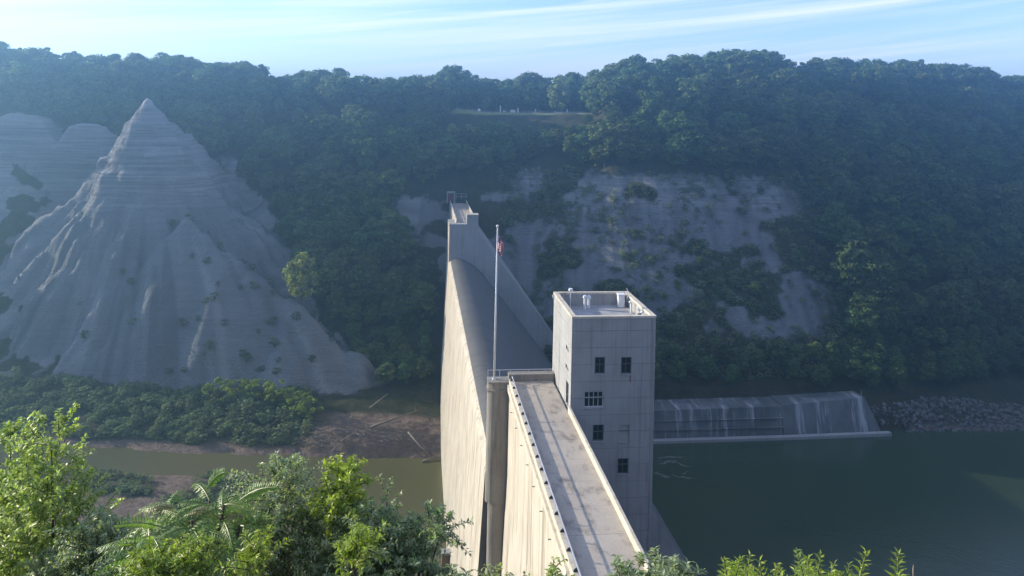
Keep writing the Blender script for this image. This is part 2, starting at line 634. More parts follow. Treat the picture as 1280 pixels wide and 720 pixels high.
def spur(X, Y, k):
    ax, ay, az, wx, wy, seed = SPURS[k]
    dx = (X - ax) / wx
    dy = np.where(Y < ay, (Y - ay) / wy, (Y - ay) * 0.75)
    dx = dx + (fbm(X * 0.05 + seed, Y * 0.05 + 7, 3) - 0.5) * 14 * smooth(6, 40, np.abs(dx))
    dx = np.where(dx < 0, dx * 1.12, dx)
    re = np.sqrt(dx * dx + dy * dy + 1.0) - 1.0
    rf = np.maximum.reduce([(dx * math.sin(a_) - dy * math.cos(a_)) for a_ in (-1.45, -0.55 + 0.01 * seed, 0.28, 1.05, 1.5)] + [dy * 0.9])
    r = 0.4 * re + 0.6 * np.maximum(rf, 0) * 1.06 + 1e-6
    if seed:
        r = np.maximum(r - 4.5 - 4 * fbm(X * 0.15 + seed, Y * 0.15, 2), 0) + 0.25 * r + 1e-6
    r = r + (fbm(X * 0.16 + seed, Y * 0.16 + 2, 3) - 0.5) * 9 * smooth(3, 22, r)
    ang = np.arctan2(dx, np.abs(dy) + 1e-6)
    drop = np.where(r < 30, 1.34 * r, 40.2 + 1.06 * (r - 30))
    q4 = drop / 5.2 + 0.9 * (fbm(X * 0.05 + seed, Y * 0.05, 2) - 0.5)
    fr = q4 - np.floor(q4)
    stepped = (np.floor(q4) + smooth(0.15, 0.95, fr) ** 1.6 - q4) * 5.2
    drop = drop + (0.25 + 0.6 * fbm(X * 0.08, Y * 0.08 + 3, 2)) * 0.9 * stepped * (1 - smooth(26, 40, drop)) + 0.3 * stepped * smooth(50, 60, drop) * (1 - smooth(68, 76, drop))
    gul = 0
    for a0, wd, dp in ((-0.62, 0.10, 7.0), (-0.18, 0.07, 5.0), (0.22, 0.09, 6.5), (0.62, 0.08, 5.0), (0.98, 0.12, 6.0)):
        wv_ = a0 + 0.16 * (vnoise(r * 0.045 + seed, a0 * 9 + seed) - 0.5)
        gul = gul + dp * np.exp(-((ang - wv_) / wd) ** 2) * smooth(34, 62, r)
    drop = drop + gul
    fl = 1 - np.abs(2 * fbm(ang * 5.5 + seed + 0.012 * r, r * 0.018 + seed, 3) - 1) * 2
    fl2 = 1 - np.abs(2 * vnoise(ang * 19 + seed, r * 0.03) - 1)
    amp = 9.0 * smooth(8, 60, r)
    rock = az - drop + amp * (fl - 0.6) + 1.6 * smooth(10, 50, r) * (fl2 - 0.5)
    rock = rock + 1.6 * (fbm(X * 0.25, Y * 0.25, 3) - 0.5) + 5.0 * (fbm(X * 0.06 + seed, Y * 0.09, 3) - 0.5) * smooth(20, 70, r)
    return rock


def near_side(X, Y):
    z = np.interp(Y, [-400, 2.3, 3.2, 6, 60, 150, 170], [40.5, 40.1, 39.3, 36.6, -6, -72, -74])
    z = z + 2.5 * (fbm(X * 0.08, Y * 0.08, 3) - 0.5) * smooth(6, 20, Y)
    # gravel bar on the near side of the river, upstream
    bx, by = X + 112, Y - 196
    bar = -74 + 11.2 * np.exp(-(np.abs(bx) / 56) ** 6 - (np.abs(by) / 33) ** 6)
    bar = bar + 1.2 * (fbm(X * 0.12, Y * 0.12, 4) - 0.5)
    return np.maximum(z, bar)


def terrain(X, Y, full=False):
    X, Y = np.asarray(X, float), np.asarray(Y, float)
    zf = far_wall(X, Y)
    steep = smooth(-60, -40, zf)
    zf = zf + (fbm(X * 0.035, Y * 0.035, 4) - 0.5) * (6 + 5 * (X < -20)) * steep * (1 - smooth(30, 45, zf) * 0.7)
    zf = zf + (fbm(X * 0.15, Y * 0.15, 3) - 0.5) * 1.6
    rg = smooth(12, 30, X) * (1 - smooth(118, 150, X)) * smooth(-52, -36, zf) * (1 - smooth(8, 22, zf))
    zf = zf + rg * 3.2 * (np.abs(2 * fbm(X * 0.13, Y * 0.07, 3) - 1) - 0.25)
    base = zf
    rockz = np.maximum.reduce([spur(X, Y, k) for k in range(len(SPURS))])
    # shoulder running down from the cliff to the right
    ax_, ay_, bx_, by_ = -128.0, 306.0, -66.0, 282.0
    u_ = np.clip(((X - ax_) * (bx_ - ax_) + (Y - ay_) * (by_ - ay_)) / ((bx_ - ax_) ** 2 + (by_ - ay_) ** 2), 0, 1.25)
    d_ = np.hypot(X - (ax_ + (bx_ - ax_) * u_), (Y - (ay_ + (by_ - ay_) * u_)) * 1.35) + 8 * (fbm(X * 0.1 + 50, Y * 0.1, 3) - 0.5)
    sh_ = -2 - 38 * u_ + 6 * (fbm(u_ * 9, u_ * 0 + 3.3, 3) - 0.5) - 1.25 * np.maximum(d_, 0)
    rockz = np.maximum(rockz, sh_)
    rockz = np.where(Y > 232, rockz, -80)
    z = np.maximum(base, rockz)
    # bank of drifted debris against the dam
    mx, my = X + 47, Y - 247
    mound = np.exp(-(np.abs(mx) / 31) ** 3 - (np.abs(my) / 11.5) ** 3)
    z = np.maximum(z, -72 + 10.5 * mound + 1.2 * (fbm(X * 0.3, Y * 0.3, 3) - 0.5))
    z = np.maximum(z, near_side(X, Y))
    s, t = st_of(X, Y)
    # stilling basin cut out below the dam, in front of the training wall
    cut = (s > 105) & (s < 259) & (t > 30) & (t < 157 + 13 * (s < 250))
    z = np.where(cut, np.minimum(z, -72), z)
    if not full:
        return z
    edge = rockz - base + 5 * (fbm(X * 0.12, Y * 0.12, 4) - 0.5)
    rock = smooth(-0.8, 1.2, edge)
    # bare scree right of the dam, patchy, and rock cut at the far abutment
    n = fbm(X * 0.05 + 3, Y * 0.05 + z * 0.04, 5)
    px, py = project(np.stack([X, Y, z], -1))
    reg = smooth(-8, 12, X) * (1 - smooth(112, 140, X)) * smooth(-48, -34, z) * (1 - smooth(8, 22, z)) * (Y > 255)
    scree = smooth(0.32, 0.52, n) * reg
    cutm = smooth(-56, -44, X) * (1 - smooth(14, 26, X)) * smooth(-38, -24, z) * (1 - smooth(1, 9, z)) * (Y > 300) * smooth(0.40, 0.58, n)
    # the foot of the cliff runs on to the right, and bare faces continue at the far left
    nn = fbm(X * 0.11 + 5, Y * 0.11 + z * 0.05, 4) - 0.5
    foot = smooth(-1.5, 2.5, (-23 - (X + 90) * 0.97) - z + 16 * nn) * smooth(-150, -120, X) * (1 - smooth(-58, -48, X)) * (Y > 262) * smooth(-60, -57, z)
    lface = smooth(-2, 4, 26 - z + 26 * nn) * (1 - smooth(-175, -160, X)) * smooth(-58.5, -55, z) * (Y > 262) * (Y < 352) * smooth(-0.16, -0.02, nn)
    rock = np.maximum(rock, np.maximum(foot, lface))
    rock = np.maximum(rock, np.maximum(scree, cutm))
    lawn = (Y > 394) * smooth(-0.085, -0.07, X / np.maximum(Y, 1)) * (1 - smooth(0.095, 0.11, X / np.maximum(Y, 1))) * (z > 34) * (Y < 440)
    low = (1 - smooth(-65.4, -64.4, z)) * (Y > 100)
    deb = smooth(0.22, 0.5, mound) * smooth(-74, -54, X + 24 * (fbm(X * 0.1, Y * 0.1) - 0.5))
    bar = (Y < 232) & (Y > 150) & (X < -48)
    mud = np.maximum(np.maximum(low, deb), np.where(bar, smooth(0.40, 0.5, fbm(X * 0.09, Y * 0.09, 4)), 0))
    return z, rock, lawn, mud


xs = np.concatenate([np.arange(-900, -300, 24), np.arange(-300, -232, 4), np.arange(-232, 190, 1.25), np.arange(190, 330, 3), np.arange(330, 921, 24)])
ys = np.concatenate([np.arange(-60, 0, 12), np.arange(0, 12, 1), np.arange(12, 150, 6), np.arange(150, 232, 2.2), np.arange(232, 352, 0.95), np.arange(352, 420, 1.6), np.arange(420, 520, 5), np.arange(520, 1100, 40), np.array([1150, 1300, 1500])])
GX, GY = np.meshgrid(xs, ys)
GZ, rockm, lawnm, mudm = terrain(GX, GY, True)
# ledges: harder beds stand out of the upper cliff
GYd = GY.copy()
led = (vnoise(GZ * 0.42 + 0.5 * fbm(GX * 0.06, GY * 0.06, 3), GX * 0.03) - 0.5) * 2.6 + (vnoise(GZ * 1.0 + 40, GX * 0.10) - 0.5) * 1.5
led = led + (fbm(GX * 0.4, GZ * 0.25, 3) - 0.5) * 2.2
GYd = GYd - led * rockm * smooth(2, 14, GZ) * (GX < -40)
nr, nc = GX.shape
V = np.stack([GX, GYd, GZ], -1).reshape(-1, 3)
ii = np.arange(nr * nc).reshape(nr, nc)
F = np.stack([ii[:-1, :-1], ii[:-1, 1:], ii[1:, 1:], ii[1:, :-1]], -1).reshape(-1, 4)
me = mesh_of('terrain', V, F, M['terrain'], True)
ca = me.color_attributes.new('cover', 'FLOAT_COLOR', 'POINT')
ca.data.foreach_set('color', np.stack([rockm, lawnm, mudm, np.ones_like(rockm)], -1).astype(np.float32).ravel())
# runnels down the bare cliff: they follow the fall line of each spur
sel = np.argmax(np.stack([spur(GX, GY, k) for k in range(len(SPURS))]), 0)
rill = np.zeros_like(GX)
for k in range(len(SPURS)):
    ax_, ay_, az_, wx_, wy_, seed_ = SPURS[k]
    dx_, dy_ = (GX - ax_) / wx_, (GY - ay_) / wy_
    r_ = np.hypot(dx_, dy_)
    an_ = np.arctan2(dx_, np.abs(dy_) + 1e-6)
    v_ = 0.55 * vnoise(an_ * 16 + 0.02 * r_ + seed_, r_ * 0.012) + 0.45 * vnoise(an_ * 43 + 0.03 * r_, r_ * 0.025 + seed_)
    rill = np.where(sel == k, v_ * smooth(25, 55, r_) + 0.5 * (1 - smooth(25, 55, r_)), rill)
rill = np.where(GX > -40, 0.12 + 0.5 * fbm(GX * 0.35, GY * 0.05 + GZ * 0.03, 4), rill)
ra = me.attributes.new('rill', 'FLOAT', 'POINT')
ra.data.foreach_set('value', rill.astype(np.float32).ravel())
tag(link('terrain', me), kind='structure')


def ground(x, y):
    return float(terrain(np.array([x]), np.array([y]))[0])


# water
def w_xy(s_, t_):
    p = world_st(s_, t_, WATER)
    return tuple(p)


tag(link('river_water', mesh_of('river_water', [w_xy(40, -900), w_xy(40, 16), w_xy(330, 16), w_xy(330, -900)], [(0, 1, 2, 3)], M['water'])), kind='structure')
tag(link('pool_water', mesh_of('pool_water', [w_xy(40, 16.01), w_xy(40, 900), w_xy(330, 900), w_xy(330, 16.01)], [(0, 1, 2, 3)], M['pool'])), kind='structure')

# ------------------------------------------------------------------ the dam (local x = downstream, y = along the crest)
BASE = (20.0, 120.0, -66.0)
dam = thing('dam', world_st(BASE[1], BASE[0], BASE[2]), PHI,
            'long pale concrete gravity dam with curved spillway and walkway deck across the gorge', 'dam')


def dpart(mb, name, mat, parent=None, **kw):
    return mb.build(name, mat, parent or dam, BASE, **kw)


S0, S1, S2 = 119.5, 281.0, 350.0        # near end of the spillway, far end, far end of the dam
CREST = -12.2


def spill_profile(inset=0.0, zbot=-70.0):
    up = []
    Hd, t0 = 8.0, 14.2
    up.append((8.5 + inset, zbot))
    up.append((11.2 + inset, CREST - 3.0))
    for k in range(1, 9):
        a = math.pi / 2 * k / 8
        up.append((t0 - (t0 - 11.2) * math.cos(a) + inset * math.cos(a), CREST - 3.0 + (3.0 - inset) * math.sin(a)))
    for k in range(1, 13):
        x = 11.4 * k / 12
        up.append((t0 + x, CREST - 0.5 * Hd * (x / Hd) ** 1.85 - inset))
    tx, tz = up[-1]
    zt = -62.0
    up.append((tx + 0.8 * (tz - zt), zt))
    up.append((tx + 0.8 * (tz - zt) + 8, -66.4 - inset))
    up.append((tx + 0.8 * (tz - zt) + 8, zbot))
    return up


dpart(MB().prism(spill_profile(0.25, -69.0), S0 + 0.3, S1 - 0.3), 'spillway_core', M['joint'])
nb = 13
bl = (S1 - S0) / nb
for k in range(nb):
    mb = MB().prism(spill_profile(random.uniform(0, 0.02)), S0 + k * bl + 0.03, S0 + (k + 1) * bl - 0.03)
    o = dpart(mb, 'spillway_block', [M['crest'], M['face']])
    o.data.materials.clear()
    o.data.materials.append(M['crest'])
    o.data.materials.append(M['face'])
    for p in o.data.polygons:
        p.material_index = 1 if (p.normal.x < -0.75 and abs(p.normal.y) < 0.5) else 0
        p.use_smooth = True
    o.data.set_sharp_from_angle(angle=R(35))


def wall_profile(tu, tub, td, slope, ztop, zbot, zbrk):
    return [(tub, zbot), (tu, -14.0), (tu, ztop), (td, ztop), (td, zbrk), (td + slope * (zbrk - zbot), zbot)]


TU, TD = 14.4, 21.62                     # upstream and downstream faces of the walkway section
for k in range(5):                       # near blocks
    a, b = 24 + k * 18.6, 24 + (k + 1) * 18.6
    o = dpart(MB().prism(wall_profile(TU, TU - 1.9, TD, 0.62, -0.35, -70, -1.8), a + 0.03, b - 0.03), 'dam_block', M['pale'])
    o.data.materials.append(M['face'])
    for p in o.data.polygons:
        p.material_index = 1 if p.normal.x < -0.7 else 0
for k in range(4):                       # far blocks
    a = S1 + 0.02 + k * (S2 - S1) / 4
    b = a + (S2 - S1) / 4 - 0.05
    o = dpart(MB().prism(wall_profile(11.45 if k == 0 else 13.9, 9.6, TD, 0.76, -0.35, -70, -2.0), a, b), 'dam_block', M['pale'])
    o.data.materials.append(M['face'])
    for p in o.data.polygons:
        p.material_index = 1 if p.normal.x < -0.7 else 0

# pier with rounded nose that carries the flagpole
nose = [(TU + 0.1, 117.2)] + [(12.75 - 1.55 * math.sin(math.pi * k / 10), 118.4 - 1.2 * math.cos(math.pi * k / 10)) for k in range(11)] + [(TU + 0.1, 119.6)]


def column(poly, z0, z1, shrink_bottom=0.0):
    n = len(poly)
    mb = MB()
    mb.add([(x + shrink_bottom * (1 if x < 14 else 0), y, z0) for x, y in poly] + [(x, y, z1) for x, y in poly],
           [tuple(range(n)), tuple(range(2 * n - 1, n - 1, -1))] + [(i, i + n, (i + 1) % n + n, (i + 1) % n) for i in range(n)])
    return mb


low = [(min(x + 0.45, TU + 0.1) if x < 14 else x, y * 0.85 + 118.4 * 0.15) for x, y in nose]
dpart(column(nose, -18.5, 0.0), 'pier', M['pier'])
dpart(column(low, -20.3, -18.504), 'pier_corbel', M['pier'])
dpart(column(low, -69, -20.304), 'pier', M['pier'])
dpart(MB().box(11.2, TU + 0.2, 117.0, 119.7, 0.004, 0.22), 'pier_cap', M['pier'], bevel=0.04)
dpart(MB().box(11.15, TU, 117.05, 119.6, -1.3, -1.0), 'pier_band', M['pier'])

# deck slabs
for k in range(17):
    a, b = 25 + k * 5.5, 25 + (k + 1) * 5.5
    dpart(MB().box(TU + 0.05, TD - 0.3, a + 0.015, min(b, 117.9) - 0.015, -0.345, random.uniform(-0.006, 0.004)), 'deck_slab', M['deck'])
for k in range(10):
    a, b = S1 + 3.2 + k * 6.6, S1 + 3.2 + (k + 1) * 6.6
    dpart(MB().box(14.3, TD - 0.3, a + 0.015, b - 0.015, -0.345, random.uniform(-0.006, 0.004)), 'deck_slab', M['deck'])
# parapets
dpart(MB().box(TU - 0.28, TU + 0.02, 24, 117.1, -0.95, -0.10), 'edge_ledge', M['parapet'])
dpart(MB().box(TU + 0.022, TU + 0.52, 24, 117.15, -0.344, 0.70), 'parapet', M['parapet'], bevel=0.02)
dpart(MB().box(TD - 0.298, TD + 0.02, 24, 105.35, -0.344, 0.88), 'parapet', M['parapet'], bevel=0.02)
dpart(MB().box(TU + 0.1, TD - 0.0, 117.95, 119.45, -0.344, 1.05), 'end_wall', M['pier'], bevel=0.02)
dpart(MB().box(14.0, 14.35, S1 + 3.6, S2, -0.344, 0.95), 'parapet', M['parapet'])
dpart(MB().box(TD - 0.298, TD + 0.02, S1 + 4.2, S2, -0.344, 0.95), 'parapet', M['parapet'])
# handrail over the upstream parapet, on curved brackets
rail_t = TU + 0.46
dpart(MB().box(rail_t - 0.06, rail_t + 0.06, 24, 117.1, 1.06, 1.14), 'handrail', M['steel'])
brk = MB()
prof = [(rail_t + 0.02, 0.70)] + [(rail_t + 0.02 - 0.42 * math.sin(a), 0.70 + 0.36 * math.cos(a)) for a in [math.pi / 2 * (1 - k / 6) for k in range(7)]]
proto = None
for k in range(28):
    s_ = 116.2 - k * 3.25
    if proto is None:
        mb = MB().prism(prof, -0.05, 0.05)
        proto = mb.build('rail_bracket', M['dark_metal'], dam)
        pp = MB().tube([(rail_t, 0, 0.6), (rail_t, 0, 1.1)], 0.045).build('rail_post', M['steel'], dam)
        o, p2 = proto, pp
    else:
        o, p2 = proto.copy(), pp.copy()
        COL.objects.link(o)
        COL.objects.link(p2)
    for q in (o, p2):
        q.parent = dam
        q.location = (-BASE[0], s_ - BASE[1], -BASE[2])
# anchor stubs on the lit face under the ledge
for k in range(9):
    s_ = 112 - k * 5.6
    dpart(MB().box(TU - 0.34, TU + 0.05, s_ - 0.04, s_ + 0.04, -2.5, -2.42), 'drain_pipe', M['frame'])
# rail on the end wall and the pier
mb = MB()
mb.tube([(11.35, 119.3, 1.35), (TD - 0.1, 119.3, 1.35)], 0.05)
dpart(mb, 'handrail', M['steel'])
for t_ in (11.35, 13.2, 14.9, 17.8, 20.4):
    dpart(MB().tube([(t_, 119.3, 0.2 if t_ < 14.4 else 1.04), (t_, 119.3, 1.36)], 0.045), 'rail_post', M['steel'])
dpart(MB().tube([(11.35, 117.2, 0.95), (14.3, 117.2, 0.95)], 0.045), 'handrail', M['steel'])
for t_ in (11.35, 14.3):
    dpart(MB().tube([(t_, 117.2, 0.2), (t_, 117.2, 0.96)], 0.045), 'rail_post', M['steel'])

# training walls on the downstream slope
dpart(MB().prism([(TD + 0.1, -0.6), (25.0, 0.2), (25.0 + 0.62 * 62, -62), (25.0 + 0.62 * 62, -69), (TD + 0.1, -69)], 117.9, 119.46), 'training_wall', M['pale'])
# far pier block, portal and rails
dpart(MB().box(11.3, 17.8, S1 - 0.1, S1 + 3.2, -0.344, 0.25), 'pier_cap', M['pale'], bevel=0.05)
dpart(MB().box(17.75, TD + 0.35, S1 - 0.12, S1 + 4.1, -0.6, 3.5), 'gate_block', M['pale'], bevel=0.08)
dpart(MB().box(17.6, TD + 0.5, S1 - 0.27, S1 + 4.25, 3.504, 3.8), 'block_cap', M['parapet'], bevel=0.05)
po = MB()
po.add([(12.6, 346, 0), (13.1, 346, 0), (13.1, 346, 4.6), (15.9, 346, 4.6), (15.9, 346, 0), (16.4, 346, 0), (16.4, 346, 5.3), (12.6, 346, 5.3),
        (12.6, 348, 0), (13.1, 348, 0), (13.1, 348, 4.6), (15.9, 348, 4.6), (15.9, 348, 0), (16.4, 348, 0), (16.4, 348, 5.3), (12.6, 348, 5.3)],
       [(0, 1, 2, 7), (2, 3, 6, 7), (3, 4, 5, 6), (8, 15, 10, 9), (10, 15, 14, 11), (11, 14, 13, 12),
        (0, 7, 15, 8), (7, 6, 14, 15), (6, 5, 13, 14), (1, 9, 10, 2), (2, 10, 11, 3), (3, 11, 12, 4)])
dpart(po, 'portal', M['pale'])
dpart(MB().box(13.15, 15.85, 347.2, 347.4, 0.1, 4.5), 'portal_door', M['rust'])
for t_ in (17.0, 19.4, TD - 0.1):
    dpart(MB().tube([(t_, S2 - 1, -0.1), (t_, S2 - 1, 4.2)], 0.09), 'fence_post', M['steel'])
for z_ in (1.4, 2.8, 4.1):
    dpart(MB().tube([(16.5, S2 - 1, z_), (TD - 0.1, S2 - 1, z_)], 0.06), 'fence_rail', M['steel'])
for t_, s_ in ((14.2, S1 + 3.7), (TD - 0.14, S1 + 5)):
    dpart(MB().box(t_ - 0.06, t_ + 0.06, s_, S2 - 1.2, 1.25, 1.36), 'handrail', M['white_metal'])
    for k in range(14):
        dpart(MB().box(t_ - 0.05, t_ + 0.05, s_ + 0.3 + k * 4.6, s_ + 0.4 + k * 4.6, 0.9, 1.25), 'rail_post', M['white_metal'])
# gauge box low on the upstream face
gp = atz(556, 704, -62)
gs, gt = st_of(gp.x, gp.y)
dpart(MB().box(gt - 0.7, gt + 1.4, gs - 0.8, gs + 0.8, -66.5, -59.6), 'gauge_post', M['wood'])
dpart(MB().box(gt - 0.95, gt + 1.45, gs - 1.0, gs + 1.0, -59.596, -59.2), 'gauge_cap', M['pale'])

# ------------------------------------------------------------------ control tower
T0, T1, F0, F1, TOP = 21.70, 33.75, 105.5, 120.3, 13.3
TB = (T0, F0, -66.0)
tower = thing('control_tower', world_st(F0, T0, -66), PHI,
              'square pale concrete tower with dark windows and open parapet roof beside the walkway', 'tower')


def tpart(mb, name, mat, parent=None, **kw):
    if parent is None:
        parent = tower
    return mb.build(name, mat, parent, TB, **kw)


def holed(u0, u1, v0, v1, holes, to3):
    """one connected panel, thickness 0..1 through to3(u, v, w)"""
    us = sorted({u0, u1, *[h[0] for h in holes], *[h[1] for h in holes]})
    vs = sorted({v0, v1, *[h[2] for h in holes], *[h[3] for h in holes]})
    us = [u for u in us if u0 <= u <= u1]
    vs = [v for v in vs if v0 <= v <= v1]
    solid = {}
    for i in range(len(us) - 1):
        for j in range(len(vs) - 1):
            cu, cv = (us[i] + us[i + 1]) / 2, (vs[j] + vs[j + 1]) / 2
            solid[i, j] = not any(h[0] < cu < h[1] and h[2] < cv < h[3] for h in holes)
    mb, ids = MB(), {}

    def vid(i, j, w):
        if (i, j, w) not in ids:
            ids[i, j, w] = len(mb.v)
            mb.v.append(tuple(to3(us[i], vs[j], w)))
        return ids[i, j, w]

    for (i, j), ok in solid.items():
        if not ok:
            continue
        c = [(i, j), (i + 1, j), (i + 1, j + 1), (i, j + 1)]
        mb.f.append(tuple(vid(*p, 0) for p in c))
        mb.f.append(tuple(vid(*p, 1) for p in reversed(c)))
        for (di, dj), (a, b) in {(0, -1): (0, 1), (1, 0): (1, 2), (0, 1): (2, 3), (-1, 0): (3, 0)}.items():
            if not solid.get((i + di, j + dj), False):
                mb.f.append((vid(*c[a], 0), vid(*c[a], 1), vid(*c[b], 1), vid(*c[b], 0)))
    return mb


def on_front(px, py):
    r = ray(px, py)
    k = F0 / (r[0] * AX[0] + r[1] * AX[1])
    s, t = st_of(r[0] * k, r[1] * k)
    return t, CAM_H + r[2] * k


def on_left(px, py):
    r = ray(px, py)
    k = T0 / (r[0] * BX[0] + r[1] * BX[1])
    s, t = st_of(r[0] * k, r[1] * k)
    return s, CAM_H + r[2] * k


def front_rect(x0, y0, x1, y1):
    a, b = on_front(x0, (y0 + y1) / 2)[0], on_front(x1, (y0 + y1) / 2)[0]
    c, d = on_front((x0 + x1) / 2, y1)[1], on_front((x0 + x1) / 2, y0)[1]
    return (a, b, c, d)


wins = [('plain', front_rect(743.5, 446.5, 756.5, 467.5)), ('plain', front_rect(776.5, 446.5, 789.5, 467.5)),
        ('white', front_rect(730, 489.5, 754.5, 509.5)), ('plain', front_rect(741, 531, 754.5, 551.5)),
        ('blind', front_rect(773.5, 531.5, 786.5, 552.5)), ('plain', front_rect(772, 573, 785.5, 592.5))]
door_hole = (107.0, 108.9, 0.05, 3.3)
left_holes = [door_hole]
for zc in (5.2, 7.9):
    left_holes.append((107.4, 109.6, zc - 0.3, zc + 0.3))

lv = [TOP - 0.32, 11.25]
while lv[-1] > -22:
    lv.append(lv[-1] - 2.36)
THK = 0.5
for a, b in zip(lv[1:], lv[:-1]):
    z0, z1 = a + 0.02, b - 0.02
    hs = [(h[0], h[1], max(h[2], z0), min(h[3], z1)) for _, h in wins if h[2] < z1 and h[3] > z0]
    dz = random.uniform(0, 0.012)
    tpart(holed(T0, T1, z0, z1, hs, lambda u, v, w: (u, F0 + dz + w * THK, v)), 'wall_panel', M['tower'])
    hl = [(h[0], h[1], max(h[2], z0), min(h[3], z1)) for h in left_holes if h[2] < z1 and h[3] > z0]
    tpart(holed(F0 + THK + 0.004, F1, z0, z1, hl, lambda u, v, w: (T0 + dz + w * THK, u, v)), 'wall_panel', M['tower'])
tpart(MB().box(T1 - THK, T1 - 0.01, F0 + THK + 0.004, F1 - 0.01, lv[-1] + 0.02, TOP - 0.34), 'side_wall', M['tower'])
tpart(MB().box(T0 + THK + 0.004, T1 - THK - 0.004, F1 - THK, F1 - 0.01, lv[-1] + 0.02, TOP - 0.34), 'rear_wall', M['tower'])
tpart(MB().box(T0 + 0.02, T1 - 0.02, F0 + 0.02, F1 - 0.02, -69, lv[-1]), 'base_wall', M['tower'])
tpart(MB().box(T0 + 0.06, T1 - 0.06, F0 + THK - 0.08, F0 + THK - 0.02, lv[-1], TOP - 1.9), 'joint_backing', M['joint']) if False else None
for b in lv[1:-1]:                        # dark filler in the horizontal joints, set back 6 cm
    tpart(MB().box(T0 + 0.06, T1 - 0.06, F0 + 0.06, F0 + 0.3, b - 0.019, b + 0.019), 'joint_filler', M['mortar'])
# coping
cop = MB()
o0, o1, i0, i1 = 0.08, 0.08, 0.62, 0.62
cop.add([(T0 - o0, F0 - o0, TOP), (T1 + o0, F0 - o0, TOP), (T1 + o0, F1 + o0, TOP), (T0 - o0, F1 + o0, TOP),
         (T0 + i0, F0 + i0, TOP), (T1 - i0, F0 + i0, TOP), (T1 - i0, F1 - i0, TOP), (T0 + i0, F1 - i0, TOP)]
        + [(T0 - o0, F0 - o0, TOP - .31), (T1 + o0, F0 - o0, TOP - .31), (T1 + o0, F1 + o0, TOP - .31), (T0 - o0, F1 + o0, TOP - .31),
           (T0 + i0, F0 + i0, TOP - .31), (T1 - i0, F0 + i0, TOP - .31), (T1 - i0, F1 - i0, TOP - .31), (T0 + i0, F1 - i0, TOP - .31)],
        [(k, (k + 1) % 4, (k + 1) % 4 + 4, k + 4) for k in range(4)] + [(k + 8, k + 12, (k + 1) % 4 + 12, (k + 1) % 4 + 8) for k in range(4)]
        + [(k, k + 8, (k + 1) % 4 + 8, (k + 1) % 4) for k in range(4)] + [(k + 4, (k + 1) % 4 + 4, (k + 1) % 4 + 12, k + 12) for k in range(4)])
tpart(cop, 'coping', M['parapet'])
ROOF = TOP - 2.0
tpart(MB().box(T0 + THK + 0.01, T1 - THK - 0.01, F0 + THK + 0.01, F1 - THK - 0.01, ROOF - 0.3, ROOF), 'roof', M['roofing'])
# vents and pipes on the roof
for (t_, s_, h_, r_) in ((26.1, 117.4, 2.0, 0.22), (26.75, 117.6, 1.85, 0.2)):
    v = tpart(MB().tube([(t_, s_, ROOF), (t_, s_, ROOF + h_)], r_, 10), 'vent_pipe', M['white_metal'])
    tpart(MB().tube([(t_, s_, ROOF + h_ - 0.28), (t_, s_, ROOF + h_), (t_, s_, ROOF + h_ + 0.16)], [r_ * 1.7, r_ * 1.6, r_ * 0.7], 10), 'vent_cap', M['white_metal'], v)
v = tpart(MB().box(31.6, 32.6, 117.9, 118.9, ROOF, ROOF + 1.9), 'vent_housing', M['white_metal'], bevel=0.05)
tpart(MB().box(31.5, 32.7, 117.8, 119.0, ROOF + 1.904, ROOF + 2.08), 'vent_cap', M['white_metal'], v)
for (t_, s_) in ((32.75, 108.6), (32.8, 110.2), (32.7, 114.6)):
    tpart(MB().tube([(t_, s_, ROOF), (t_, s_, ROOF + 1.5), (t_ - 0.3, s_, ROOF + 1.75)], 0.16, 8), 'roof_pipe', M['white_metal'])
tpart(MB().box(32.3, 33.0, 109.1, 109.7, ROOF, ROOF + 1.3), 'roof_hatch', M['dark_metal'])
v = tpart(MB().tube([(24.0, 118.4, ROOF), (24.0, 118.4, TOP + 0.55)], 0.07, 8), 'mast', M['white_metal'])
tpart(MB().tube([(24.0, 118.4, TOP + 0.5), (24.0, 118.4, TOP + 0.62), (24.0, 118.4, TOP + 0.95)], [0.16, 0.36, 0.3], 10), 'mast_head', M['white_metal'], v)
tpart(MB().tube([(33.3, 117.5, TOP), (32.8, 117.8, TOP + 1.1)], 0.05, 6), 'antenna', M['white_metal'])
tpart(MB().tube([(T0 - 0.1, 119.9, TOP - 0.9), (T0 - 0.25, 119.9, TOP - 0.5), (T0 - 0.1, 119.9, TOP - 0.2)], 0.12, 8), 'floodlight', M['white_metal'])


